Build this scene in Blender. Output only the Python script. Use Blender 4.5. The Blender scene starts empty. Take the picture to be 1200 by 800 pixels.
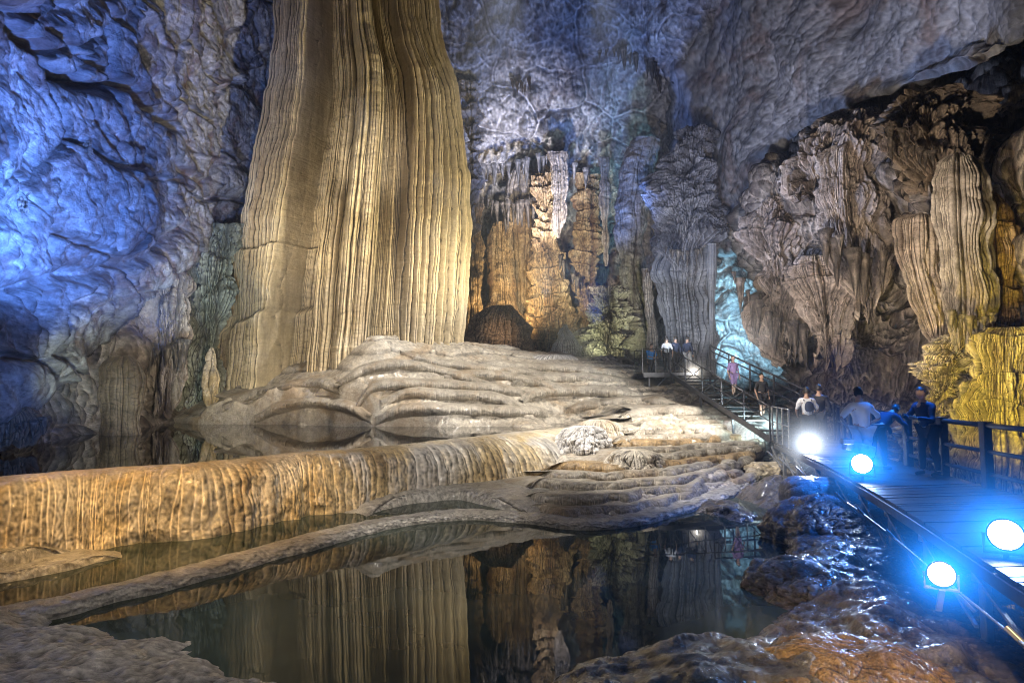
import bpy, math, random
import numpy as np
from mathutils import Vector, Matrix

sc = bpy.context.scene
COL = sc.collection
rad = math.radians
F32 = np.float32

# ------------------------------------------------------------------ camera
EYE = np.array([0.0, 0.0, 3.0])
FPX = 700.0
TILT = math.atan(50 / FPX)
cam_d = bpy.data.cameras.new('camera')
cam = bpy.data.objects.new('camera', cam_d)
COL.objects.link(cam)
cam.location = EYE
cam.rotation_euler = (rad(90) + TILT, 0, 0)
cam_d.sensor_width = 36
cam_d.lens = FPX / 1200 * 36
cam_d.clip_end = 500
sc.camera = cam
CT, ST = math.cos(TILT), math.sin(TILT)


def at(px, py, d):
    """point of the place seen in direction (px,py) of the photo, d metres ahead"""
    u = (px - 600) / FPX
    v = (400 - py) / FPX
    x, y, z = u, CT - v * ST, ST + v * CT
    s = d / y
    return np.array([x * s, d, EYE[2] + z * s])


def on(px, py, z):
    u = (px - 600) / FPX
    v = (400 - py) / FPX
    x, y, zz = u, CT - v * ST, ST + v * CT
    s = (z - EYE[2]) / zz
    return np.array([x * s, y * s, z])


def pix(P):
    x, y, z = P[..., 0], P[..., 1], P[..., 2] - EYE[2]
    dpt = y * CT + z * ST
    return 600 + FPX * x / dpt, 400 - FPX * (-y * ST + z * CT) / dpt


def near_line(P, line):
    """distance (in metres, roughly) from the drawn line on the wall"""
    u, v = pix(P)
    best = np.full(u.shape, 1e9)
    for (a, b), (c, d) in zip(line[:-1], line[1:]):
        t = np.clip(((u - a) * (c - a) + (v - b) * (d - b)) / ((c - a) ** 2 + (d - b) ** 2), 0, 1)
        best = np.minimum(best, np.hypot(u - a - t * (c - a), v - b - t * (d - b)))
    return best * P[..., 1] / FPX


# ------------------------------------------------------------------ noise
_r = np.random.RandomState(7)
PERM = _r.permutation(256).astype(np.int32)
PERM = np.concatenate([PERM, PERM])
_g = _r.normal(size=(256, 3))
GRAD = (_g / np.linalg.norm(_g, axis=1, keepdims=True)).astype(F32)
JIT = _r.rand(256, 3).astype(F32)


def _h(ix, iy, iz):
    return PERM[PERM[PERM[ix & 255] + (iy & 255)] + (iz & 255)]


def pn(P, seed=0):
    sh = P.shape[:-1]
    Q = P.reshape(-1, 3).astype(F32) + F32(seed * 17.37 + 100)
    I = np.floor(Q).astype(np.int32)
    f = Q - I
    w = f * f * f * (f * (f * 6 - 15) + 10)
    out = 0
    for dx in (0, 1):
        wx = w[:, 0] if dx else 1 - w[:, 0]
        for dy in (0, 1):
            wy = w[:, 1] if dy else 1 - w[:, 1]
            for dz in (0, 1):
                wz = w[:, 2] if dz else 1 - w[:, 2]
                g = GRAD[_h(I[:, 0] + dx, I[:, 1] + dy, I[:, 2] + dz)]
                dot = g[:, 0] * (f[:, 0] - dx) + g[:, 1] * (f[:, 1] - dy) + g[:, 2] * (f[:, 2] - dz)
                out = out + wx * wy * wz * dot
    return (out * 1.6).reshape(sh)


def fbm(P, octv=4, seed=0, gain=.5):
    s = 0
    a = 1.0
    for o in range(octv):
        s = s + a * pn(P * 2 ** o, seed + o * 3)
        a *= gain
    return s


def billow(P, octv=4, seed=0, gain=.5):
    """rounded lumps with sharp creases, 0..~1"""
    s = 0
    a = 1.0
    n = 0
    for o in range(octv):
        s = s + a * np.sqrt(np.abs(pn(P * 2 ** o, seed + o * 3)) + 1e-4)
        n += a
        a *= gain
    return s / n


def ridged(P, octv=4, seed=0, gain=.5):
    s = 0
    a = 1.0
    n = 0
    for o in range(octv):
        s = s + a * (1 - np.abs(pn(P * 2 ** o, seed + o * 3))) ** 3
        n += a
        a *= gain
    return s / n


def worley(P, seed=0):
    sh = P.shape[:-1]
    Q = P.reshape(-1, 3).astype(F32) + F32(seed * 11.3 + 60)
    I = np.floor(Q).astype(np.int32)
    f = Q - I
    f1 = np.full(len(Q), 9, F32)
    f2 = np.full(len(Q), 9, F32)
    cid = np.zeros(len(Q), np.int32)
    for dx in (-1, 0, 1):
        for dy in (-1, 0, 1):
            for dz in (-1, 0, 1):
                h = _h(I[:, 0] + dx, I[:, 1] + dy, I[:, 2] + dz)
                j = JIT[h]
                d = np.sqrt((dx + j[:, 0] - f[:, 0]) ** 2 + (dy + j[:, 1] - f[:, 1]) ** 2 + (dz + j[:, 2] - f[:, 2]) ** 2)
                m = d < f1
                f2 = np.where(m, f1, np.minimum(f2, d))
                cid = np.where(m, h, cid)
                f1 = np.where(m, d, f1)
    return f1.reshape(sh), f2.reshape(sh), (cid / 255.).reshape(sh)


def smooth(a, b, x):
    t = np.clip((x - a) / (b - a), 0, 1)
    return t * t * (3 - 2 * t)


def cr(A, n):
    """Catmull-Rom resample along axis 0 to n rows"""
    A = np.asarray(A, float)
    m = len(A)
    t = np.linspace(0, m - 1, n)
    i = np.clip(np.floor(t).astype(int), 0, m - 2)
    f = (t - i).reshape((-1,) + (1,) * (A.ndim - 1))
    p = np.concatenate([2 * A[:1] - A[1:2], A, 2 * A[-1:] - A[-2:-1]])
    a, b, c, d = p[i], p[i + 1], p[i + 2], p[i + 3]
    return .5 * (2 * b + (c - a) * f + (2 * a - 5 * b + 4 * c - d) * f ** 2 + (3 * b - a - 3 * c + d) * f ** 3)


# ------------------------------------------------------------------ mesh helpers
def mesh_from(name, V, Fq, mat=None, parent=None, smooth_=True, link=True):
    V = np.asarray(V, F32).reshape(-1, 3)
    me = bpy.data.meshes.new(name)
    if isinstance(Fq, np.ndarray):
        n = len(Fq)
        k = Fq.shape[1]
        me.vertices.add(len(V))
        me.vertices.foreach_set('co', V.ravel())
        me.loops.add(n * k)
        me.loops.foreach_set('vertex_index', Fq.ravel().astype(np.int32))
        me.polygons.add(n)
        me.polygons.foreach_set('loop_start', np.arange(0, n * k, k, dtype=np.int32))
        me.polygons.foreach_set('loop_total', np.full(n, k, np.int32))
        me.update(calc_edges=True)
    else:
        me.from_pydata(V.tolist(), [], Fq)
        me.update()
    if smooth_:
        me.polygons.foreach_set('use_smooth', np.ones(len(me.polygons), bool))
    if mat:
        me.materials.append(mat)
    ob = bpy.data.objects.new(name, me)
    if link:
        COL.objects.link(ob)
    if parent:
        ob.parent = parent
    return ob


def grid_faces(nv, nu, closed=False):
    j, i = np.meshgrid(np.arange(nv - 1), np.arange(nu if closed else nu - 1), indexing='ij')
    i2 = (i + 1) % nu
    return np.stack([j * nu + i, j * nu + i2, (j + 1) * nu + i2, (j + 1) * nu + i], -1).reshape(-1, 4)


def grid_obj(name, P, mat, closed=False, parent=None, flip=False):
    nv, nu = P.shape[:2]
    Fq = grid_faces(nv, nu, closed)
    if flip:
        Fq = Fq[:, ::-1].copy()
    return mesh_from(name, P, Fq, mat, parent)


def normals(P):
    du = np.gradient(P, axis=1)
    dv = np.gradient(P, axis=0)
    n = np.cross(dv, du)
    n /= np.linalg.norm(n, axis=-1, keepdims=True) + 1e-9
    return n


def tag(o, label=None, cat=None, group=None, kind=None):
    if label:
        o['label'] = label
    if cat:
        o['category'] = cat
    if group:
        o['group'] = group
    if kind:
        o['kind'] = kind
    return o


def empty(name, loc, label, cat, group=None, rz=0):
    o = bpy.data.objects.new(name, None)
    COL.objects.link(o)
    o.location = loc
    o.rotation_euler = (0, 0, rz)
    o.empty_display_size = .2
    return tag(o, label, cat, group)


class MB:
    """collects boxes, tubes and lathes into one mesh"""

    def __init__(s):
        s.v = []
        s.f = []

    def add(s, V, Fs):
        b = len(s.v)
        s.v += [tuple(map(float, q)) for q in V]
        s.f += [tuple(int(i) + b for i in f) for f in Fs]
        return s

    def bar(s, a, b, w, h, up=(0, 0, 1)):
        a = np.array(a, float)
        b = np.array(b, float)
        d = b - a
        d /= np.linalg.norm(d)
        r = np.cross(d, up)
        if np.linalg.norm(r) < 1e-3:
            r = np.cross(d, (1, 0, 0))
        r /= np.linalg.norm(r)
        u = np.cross(r, d)
        bev = min(w, h) * .12
        V = []
        sec = [(-w / 2 + bev, -h / 2), (w / 2 - bev, -h / 2), (w / 2, -h / 2 + bev), (w / 2, h / 2 - bev), (w / 2 - bev, h / 2), (-w / 2 + bev, h / 2), (-w / 2, h / 2 - bev), (-w / 2, -h / 2 + bev)]
        for p in (a, b):
            for (x, y) in sec:
                V.append(p + r * x + u * y)
        Fs = [tuple(range(8))[::-1], tuple(range(8, 16))] + [(i, (i + 1) % 8, 8 + (i + 1) % 8, 8 + i) for i in range(8)]
        return s.add(V, Fs)

    def tube(s, pts, r, n=10, cap=True):
        pts = [np.array(p, float) for p in pts]
        rr = r if hasattr(r, '__len__') else [r] * len(pts)
        V = []
        ref = np.array([0.13, .21, .97])
        for i, p in enumerate(pts):
            d = pts[min(i + 1, len(pts) - 1)] - pts[max(i - 1, 0)]
            d /= np.linalg.norm(d) + 1e-9
            a = np.cross(d, ref)
            if np.linalg.norm(a) < .1:
                a = np.cross(d, (1, 0, 0))
            a /= np.linalg.norm(a)
            b = np.cross(d, a)
            for k in range(n):
                t = 2 * math.pi * k / n
                V.append(p + rr[i] * (a * math.cos(t) + b * math.sin(t)))
        m = len(pts)
        Fs = [(j * n + k, j * n + (k + 1) % n, (j + 1) * n + (k + 1) % n, (j + 1) * n + k) for j in range(m - 1) for k in range(n)]
        if cap:
            Fs += [tuple(range(n))[::-1], tuple(range((m - 1) * n, m * n))]
        return s.add(V, Fs)

    def build(s, name, mat, parent=None, smooth_=False):
        return mesh_from(name, np.array(s.v), s.f, mat, parent, smooth_)


# ------------------------------------------------------------------ materials
def nd(nt, t, loc=(0, 0), **kw):
    n = nt.nodes.new(t)
    for k, v in kw.items():
        setattr(n, k, v)
    return n


def rock_mat(name, cols, scale=.35, detail_scale=3.0, streak=0.0, stain=None, stain_amt=.5, bump=.5, fine=.4, rough=(.45, .8), spec=.4,
             sparkle=0.0, ripple=0.0, bumpdist=.25, calm=1.0, upper=None, cav=.045):
    """procedural limestone: big colour patches, mineral streaks, crusts, several sizes of relief"""
    m = bpy.data.materials.new(name)
    m.use_nodes = True
    nt = m.node_tree
    nt.nodes.clear()
    L = nt.links.new
    out = nd(nt, 'ShaderNodeOutputMaterial')
    bs = nd(nt, 'ShaderNodeBsdfPrincipled')
    L(bs.outputs[0], out.inputs[0])
    geo = nd(nt, 'ShaderNodeNewGeometry')
    pos = geo.outputs['Position']

    def noise(s, detail, rough_=.6, dist=0.0, vec=pos):
        n = nd(nt, 'ShaderNodeTexNoise')
        n.inputs['Scale'].default_value = s
        n.inputs['Detail'].default_value = detail
        n.inputs['Roughness'].default_value = rough_
        n.inputs['Distortion'].default_value = dist
        L(vec, n.inputs['Vector'])
        return n.outputs['Fac']

    def ramp(fac, stops):
        r = nd(nt, 'ShaderNodeValToRGB')
        el = r.color_ramp.elements
        el[0].position = stops[0][0]
        el[0].color = (*stops[0][1], 1)
        el[1].position = stops[-1][0]
        el[1].color = (*stops[-1][1], 1)
        for p, c in stops[1:-1]:
            e = el.new(p)
            e.color = (*c, 1)
        L(fac, r.inputs[0])
        return r.outputs[0]

    def mix(f, a, b, mode='MIX'):
        x = nd(nt, 'ShaderNodeMix', data_type='RGBA', blend_type=mode)
        if isinstance(f, float):
            x.inputs[0].default_value = f
        else:
            L(f, x.inputs[0])
        L(a, x.inputs[6])
        L(b, x.inputs[7]) if not isinstance(b, tuple) else setattr(x.inputs[7], 'default_value', (*b, 1))
        return x.outputs[2]

    def math_(op, a, b):
        x = nd(nt, 'ShaderNodeMath', operation=op)
        for i, q in enumerate((a, b)):
            if isinstance(q, (float, int)):
                x.inputs[i].default_value = q
            else:
                L(q, x.inputs[i])
        return x.outputs[0]

    def g(v):
        return (v, v, v)
    n1 = noise(scale, 8, .62, .6)
    k = len(cols)
    base = ramp(n1, [(.28 + .44 * i / (k - 1), c) for i, c in enumerate(cols)])
    if upper:
        sx = nd(nt, 'ShaderNodeSeparateXYZ')
        L(pos, sx.inputs[0])
        zz = math_('ADD', sx.outputs[2], math_('MULTIPLY', math_('SUBTRACT', noise(.5, 5), .5), 9.0))
        for (z0, z1, cc) in upper:
            mr = nd(nt, 'ShaderNodeMapRange')
            mr.inputs['From Min'].default_value = z0
            mr.inputs['From Max'].default_value = z1
            L(zz, mr.inputs['Value'])
            base = mix(mr.outputs[0], base, ramp(n1, [(.3, cc[0]), (.7, cc[1])]))
    # mottling
    n2 = noise(detail_scale, 8, .7)
    base = mix(.75 * calm, base, ramp(n2, [(.33, g(.45)), (.5, g(1.0)), (.68, g(1.4))]), 'MULTIPLY')
    n3 = noise(detail_scale * 5, 5, .75)
    base = mix(.55 * calm, base, ramp(n3, [(.34, g(.45)), (.5, g(.95)), (.68, g(1.4))]), 'MULTIPLY')
    mp = nd(nt, 'ShaderNodeMapping')
    mp.inputs['Scale'].default_value = (1, 1, .07)
    L(pos, mp.inputs['Vector'])
    if streak:
        s1 = noise(2.2, 7, .7, .2, mp.outputs[0])
        base = mix(streak, base, ramp(s1, [(.3, g(.45)), (.5, g(1.0)), (.72, g(1.35))]), 'MULTIPLY')
    if stain:
        s2 = noise(scale * 1.7 + .1, 6, .65, .8, mp.outputs[0] if streak else pos)
        s2f = ramp(s2, [(.5, g(0)), (.62, g(stain_amt))])
        base = mix(s2f, base, stain)
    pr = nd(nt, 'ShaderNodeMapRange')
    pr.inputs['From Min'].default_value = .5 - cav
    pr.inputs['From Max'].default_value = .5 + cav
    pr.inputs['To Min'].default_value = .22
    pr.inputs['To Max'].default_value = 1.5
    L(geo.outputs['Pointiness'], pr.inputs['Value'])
    base = mix(1.0, base, pr.outputs[0], 'MULTIPLY')  # shading painted into the colour: crevices darkened, ridges brightened
    L(base, bs.inputs['Base Color'])
    rr = nd(nt, 'ShaderNodeMapRange')
    rr.inputs['From Min'].default_value = .35
    rr.inputs['From Max'].default_value = .65
    rr.inputs['To Min'].default_value = rough[0]
    rr.inputs['To Max'].default_value = rough[1]
    L(noise(detail_scale * .8, 5), rr.inputs['Value'])
    L(rr.outputs[0], bs.inputs['Roughness'])
    bs.inputs['Specular IOR Level'].default_value = spec
    # relief
    h = math_('MULTIPLY', noise(detail_scale * .7, 10, .68, .4), float(calm))
    v = nd(nt, 'ShaderNodeTexVoronoi', feature='F1')
    v.inputs['Scale'].default_value = detail_scale * 2.2
    L(pos, v.inputs['Vector'])
    h = math_('ADD', h, math_('MULTIPLY', v.outputs['Distance'], -.28))
    if streak:
        s3 = noise(5.0, 4, .6, 0, mp.outputs[0])
        h = math_('ADD', h, math_('MULTIPLY', s3, .5 * streak))
    if ripple:
        mp2 = nd(nt, 'ShaderNodeMapping')
        mp2.inputs['Scale'].default_value = (.5, .5, 6)
        L(pos, mp2.inputs['Vector'])
        h = math_('ADD', h, math_('MULTIPLY', noise(1.4, 4, .6, .3, mp2.outputs[0]), ripple))
    bp = nd(nt, 'ShaderNodeBump')
    bp.inputs['Strength'].default_value = bump
    bp.inputs['Distance'].default_value = bumpdist
    L(h, bp.inputs['Height'])
    bp2 = nd(nt, 'ShaderNodeBump')
    bp2.inputs['Strength'].default_value = fine
    bp2.inputs['Distance'].default_value = .03
    v2 = nd(nt, 'ShaderNodeTexVoronoi', feature='F1')
    v2.inputs['Scale'].default_value = detail_scale * 9
    L(pos, v2.inputs['Vector'])
    L(math_('ADD', noise(detail_scale * 12, 4, .7), math_('MULTIPLY', v2.outputs['Distance'], -.5)), bp2.inputs['Height'])
    L(bp.outputs[0], bp2.inputs['Normal'])
    L(bp2.outputs[0], bs.inputs['Normal'])
    if sparkle:
        bs.inputs['Coat Weight'].default_value = sparkle
        bs.inputs['Coat Roughness'].default_value = .12
    return m


def plain(name, col, rough=.6, metal=0.0, emit=None, es=0.0, spec=.5, noise_amt=.25, sc_=8.0):
    m = bpy.data.materials.new(name)
    m.use_nodes = True
    nt = m.node_tree
    bs = nt.nodes['Principled BSDF']
    bs.inputs['Roughness'].default_value = rough
    bs.inputs['Metallic'].default_value = metal
    bs.inputs['Specular IOR Level'].default_value = spec
    n = nd(nt, 'ShaderNodeTexNoise')
    n.inputs['Scale'].default_value = sc_
    n.inputs['Detail'].default_value = 6
    tc = nd(nt, 'ShaderNodeTexCoord')
    nt.links.new(tc.outputs['Object'], n.inputs['Vector'])
    r = nd(nt, 'ShaderNodeValToRGB')
    r.color_ramp.elements[0].position = .3
    r.color_ramp.elements[1].position = .7
    r.color_ramp.elements[0].color = (*[c * (1 - noise_amt) for c in col], 1)
    r.color_ramp.elements[1].color = (*[min(1, c * (1 + noise_amt)) for c in col], 1)
    nt.links.new(n.outputs['Fac'], r.inputs[0])
    nt.links.new(r.outputs[0], bs.inputs['Base Color'])
    if emit:
        bs.inputs['Emission Color'].default_value = (*emit, 1)
        bs.inputs['Emission Strength'].default_value = es
    return m


M = {}
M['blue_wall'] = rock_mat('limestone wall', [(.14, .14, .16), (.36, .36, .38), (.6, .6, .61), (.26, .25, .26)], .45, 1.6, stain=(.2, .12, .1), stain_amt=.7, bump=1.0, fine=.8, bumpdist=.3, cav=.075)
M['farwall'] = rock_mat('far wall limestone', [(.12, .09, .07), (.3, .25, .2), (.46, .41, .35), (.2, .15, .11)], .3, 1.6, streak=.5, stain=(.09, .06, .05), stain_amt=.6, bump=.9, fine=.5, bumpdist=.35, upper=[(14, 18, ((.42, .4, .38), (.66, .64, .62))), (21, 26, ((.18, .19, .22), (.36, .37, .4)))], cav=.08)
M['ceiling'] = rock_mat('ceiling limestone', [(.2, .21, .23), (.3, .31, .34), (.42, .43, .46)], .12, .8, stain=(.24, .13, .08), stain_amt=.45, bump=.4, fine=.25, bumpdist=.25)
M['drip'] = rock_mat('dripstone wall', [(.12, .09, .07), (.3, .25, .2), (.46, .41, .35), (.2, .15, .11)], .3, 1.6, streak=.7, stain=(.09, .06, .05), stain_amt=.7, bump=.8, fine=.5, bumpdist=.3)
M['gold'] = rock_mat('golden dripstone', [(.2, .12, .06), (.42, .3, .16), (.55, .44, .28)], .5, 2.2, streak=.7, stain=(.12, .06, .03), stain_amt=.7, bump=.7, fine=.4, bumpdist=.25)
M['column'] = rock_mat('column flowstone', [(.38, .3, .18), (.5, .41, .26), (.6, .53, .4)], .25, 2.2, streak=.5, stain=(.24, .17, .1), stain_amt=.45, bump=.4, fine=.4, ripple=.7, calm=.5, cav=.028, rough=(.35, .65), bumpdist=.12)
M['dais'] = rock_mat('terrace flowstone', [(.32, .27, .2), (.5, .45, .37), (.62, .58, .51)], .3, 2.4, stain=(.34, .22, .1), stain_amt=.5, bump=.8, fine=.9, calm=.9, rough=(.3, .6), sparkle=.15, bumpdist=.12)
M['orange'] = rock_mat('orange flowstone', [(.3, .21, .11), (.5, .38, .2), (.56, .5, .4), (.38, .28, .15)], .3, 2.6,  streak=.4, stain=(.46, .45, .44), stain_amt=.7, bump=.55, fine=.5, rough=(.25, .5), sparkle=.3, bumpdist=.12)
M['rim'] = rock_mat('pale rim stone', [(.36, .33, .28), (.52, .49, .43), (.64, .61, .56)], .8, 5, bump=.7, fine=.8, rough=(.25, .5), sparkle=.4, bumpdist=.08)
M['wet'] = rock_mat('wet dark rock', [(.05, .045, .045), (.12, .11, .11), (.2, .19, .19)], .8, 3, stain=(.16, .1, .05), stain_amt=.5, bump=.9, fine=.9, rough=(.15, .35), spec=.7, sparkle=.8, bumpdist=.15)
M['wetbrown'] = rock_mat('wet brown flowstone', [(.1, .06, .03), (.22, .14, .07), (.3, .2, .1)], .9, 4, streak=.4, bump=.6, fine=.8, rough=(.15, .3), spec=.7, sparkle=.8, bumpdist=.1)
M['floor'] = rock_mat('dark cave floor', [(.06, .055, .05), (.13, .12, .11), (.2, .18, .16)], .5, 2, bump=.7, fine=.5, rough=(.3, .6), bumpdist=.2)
M['timber'] = plain('weathered timber', (.045, .04, .038), .5)
M['rail'] = plain('painted dark steel rail', (.07, .07, .08), .4, .4)
M['steel'] = plain('galvanised steel', (.35, .36, .38), .4, .6)

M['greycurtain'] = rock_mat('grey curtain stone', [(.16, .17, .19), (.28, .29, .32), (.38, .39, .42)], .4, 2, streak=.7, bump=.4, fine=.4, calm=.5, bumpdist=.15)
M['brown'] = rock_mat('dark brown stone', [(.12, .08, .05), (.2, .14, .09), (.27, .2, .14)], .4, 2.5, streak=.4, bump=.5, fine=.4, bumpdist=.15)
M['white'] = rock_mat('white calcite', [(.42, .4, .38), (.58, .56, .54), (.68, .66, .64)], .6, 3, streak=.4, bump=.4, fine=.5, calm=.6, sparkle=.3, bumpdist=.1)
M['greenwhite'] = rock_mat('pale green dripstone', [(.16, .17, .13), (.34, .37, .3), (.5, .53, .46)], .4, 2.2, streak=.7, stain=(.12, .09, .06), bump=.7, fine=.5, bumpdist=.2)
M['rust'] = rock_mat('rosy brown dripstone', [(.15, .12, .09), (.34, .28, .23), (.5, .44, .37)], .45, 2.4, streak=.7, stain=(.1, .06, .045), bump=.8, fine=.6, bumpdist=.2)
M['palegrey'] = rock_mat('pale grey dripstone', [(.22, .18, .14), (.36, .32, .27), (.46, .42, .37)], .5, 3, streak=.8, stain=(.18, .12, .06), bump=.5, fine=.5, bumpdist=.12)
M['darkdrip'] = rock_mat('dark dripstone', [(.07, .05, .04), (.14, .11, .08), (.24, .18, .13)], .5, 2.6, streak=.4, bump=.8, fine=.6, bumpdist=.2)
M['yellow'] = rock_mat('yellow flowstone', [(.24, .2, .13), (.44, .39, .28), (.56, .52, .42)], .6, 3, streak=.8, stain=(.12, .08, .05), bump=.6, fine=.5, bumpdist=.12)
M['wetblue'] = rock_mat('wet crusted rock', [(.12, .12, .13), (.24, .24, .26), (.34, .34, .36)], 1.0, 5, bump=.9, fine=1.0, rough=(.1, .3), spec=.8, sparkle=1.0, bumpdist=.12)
M['railwood'] = plain('dark cast timber', (.07, .06, .055), .5)
M['lens'] = plain('lit lamp glass', (.8, .85, .9), .2, emit=(.75, .9, 1.0), es=60)
M['whitemetal'] = plain('white painted metal', (.7, .72, .74), .4)
M['skin'] = plain('skin', (.42, .27, .2), .55, noise_amt=.08)
M['hair'] = plain('dark hair', (.02, .016, .014), .5)
M['shoe'] = plain('shoe leather', (.06, .06, .065), .6)
M['shirt_white'] = plain('white cotton', (.75, .75, .77), .8, noise_amt=.06)
for k, c in (('navy', (.03, .04, .08)), ('dark', (.03, .03, .035)), ('pale', (.5, .5, .52)), ('violet', (.3, .2, .42)), ('blue', (.03, .22, .6))):
    M['cloth_' + k] = plain(k + ' cloth', c, .85, noise_amt=.12)
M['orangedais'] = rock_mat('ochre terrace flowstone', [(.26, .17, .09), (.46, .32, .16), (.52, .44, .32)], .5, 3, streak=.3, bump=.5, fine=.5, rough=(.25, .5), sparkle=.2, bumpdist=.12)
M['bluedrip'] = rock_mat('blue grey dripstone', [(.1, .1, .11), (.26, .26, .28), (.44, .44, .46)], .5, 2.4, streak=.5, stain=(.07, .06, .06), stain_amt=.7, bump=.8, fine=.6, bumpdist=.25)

# ------------------------------------------------------------------ surfaces from control points
def ctrl(rows, nv, nu):
    A = np.array([[at(*c) for c in r] for r in rows])
    A = cr(A, nv)
    A = np.swapaxes(cr(np.swapaxes(A, 0, 1), nu), 0, 1)
    return A


def toward(P, N):
    """make normals face the camera side"""
    s = np.sign(((EYE - P) * N).sum(-1, keepdims=True))
    s = np.sign(np.median(s)) or 1
    return N * s


def wall(name, rows, nv, nu, disp, mat):
    P = ctrl(rows, nv, nu)
    N = toward(P, normals(P))
    D = disp(P)
    if isinstance(D, tuple):
        D, extra = D
    else:
        extra = 0
    P = P + N * D[..., None] + extra
    return grid_obj(name, P, mat)


def rocky(amp=1.0, s=1.0, cell=1.0, warp=.9, rg=1.0):
    def f(P):
        w = P + warp * np.stack([pn(P * .35, 31), pn(P * .35, 32), pn(P * .35, 33)], -1)
        f1, f2, cid = worley(w * np.array([.3, .3, .42]) * s, 3)
        crack = smooth(0, .07, f2 - f1)
        g1, g2, gid = worley(w * .9 * s, 5)
        d = 1.1 * fbm(P * .11, 3, 1) + cell * 1.2 * (cid - .5) * smooth(0, .3, f2 - f1) - cell * .5 * (1 - crack) + .3 * fbm(P * .6, 4, 19)
        d = d + cell * .38 * (gid - .5) * smooth(0, .25, g2 - g1) + .25 * rg * (.5 - ridged(P * .45, 4, 9)) + .16 * fbm(P * 1.7, 4, 11)
        return (amp * d)
    return f


def domes(P, sx, sz, seed=0, fill=1.0):
    """hanging curtain shapes: round shoulders tapering to a tip, packed at random; 0..1"""
    sh = P.shape[:-1]
    Q = (P * np.array([sx, sx, sz])).reshape(-1, 3).astype(F32) + F32(seed * 13.7 + 70)
    Q = Q + F32(.25) * np.stack([pn(Q * .9, seed + 1), pn(Q * .9, seed + 2), 0 * Q[:, 0]], -1).astype(F32)
    I = np.floor(Q).astype(np.int32)
    f = Q - I
    best = np.zeros(len(Q), F32)
    for dz in (-1, 0, 1):
        for dx in (-1, 0, 1):
            for dy in (-1, 0, 1):
                h = _h(I[:, 0] + dx, I[:, 1] + dy, I[:, 2] + dz)
                j = JIT[h]
                r = np.sqrt((dx + j[:, 0] - f[:, 0]) ** 2 + (dy + j[:, 1] - f[:, 1]) ** 2)
                t = dz + j[:, 2] - f[:, 2]
                w = np.sqrt(np.clip((t + .35) * 3.5, 0, 1)) * np.clip(1 - np.clip(t, 0, 9) / 1.1, 0, 1) ** .75
                w = w * (.55 + .6 * j[:, 2]) * fill
                v = np.sqrt(np.clip(1 - (r / (w * .85 + 1e-4)) ** 2, 0, 1)) * w
                best = np.maximum(best, v)
    return best.reshape(sh)


def dripfn(amp=1.0, seed=0, big=1.0):
    def f(P):
        Q = P * np.array([1, 1, .12])
        Q = Q + .3 * np.stack([pn(P * .5, 41), pn(P * .5, 42), 0 * pn(P * .5, 43)], -1)
        D1 = domes(P, .34, .17, 3 + seed)
        D2 = domes(P, .85, .36, 5 + seed)
        D3 = domes(P, 2.0, .9, 7 + seed)
        d = 1.2 * fbm(P * np.array([.16, .16, .1]), 2, 2 + seed) + big * 1.7 * D1 + .9 * D2 + .3 * D3
        d = d + .45 * billow(Q * .8, 3, 8 + seed) + .2 * billow(Q * 2.6, 2, 18 + seed) + .16 * billow(P * np.array([2.4, 2.4, 1.5]), 3, 13 + seed)
        return amp * (d - 1.6)
    return f


# ------------------------------------------------------------------ flowstone bodies (columns, curtains, stalactites)
def breaks(total, w, rs):
    b = [0.0]
    while b[-1] < total:
        b.append(b[-1] + w * (.5 + 1.1 * rs.rand()))
    return np.array(b)


def ribs(s, w, rs):
    """rounded ribs of unequal width with sharp grooves, height ~ half of the width"""
    lo = float(s.min()) - w
    b = breaks(float(s.max()) - lo + 3 * w, w, rs)
    h = .6 + .8 * rs.rand(len(b) + 1)
    q = s - lo
    i = np.clip(np.searchsorted(b, q, side='right') - 1, 0, len(b) - 2)
    wd = b[i + 1] - b[i]
    t = (q - b[i]) / wd
    return np.sqrt(np.clip(1 - (2 * t - 1) ** 2, 0, 1)) * wd * .5 * h[i]


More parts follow.
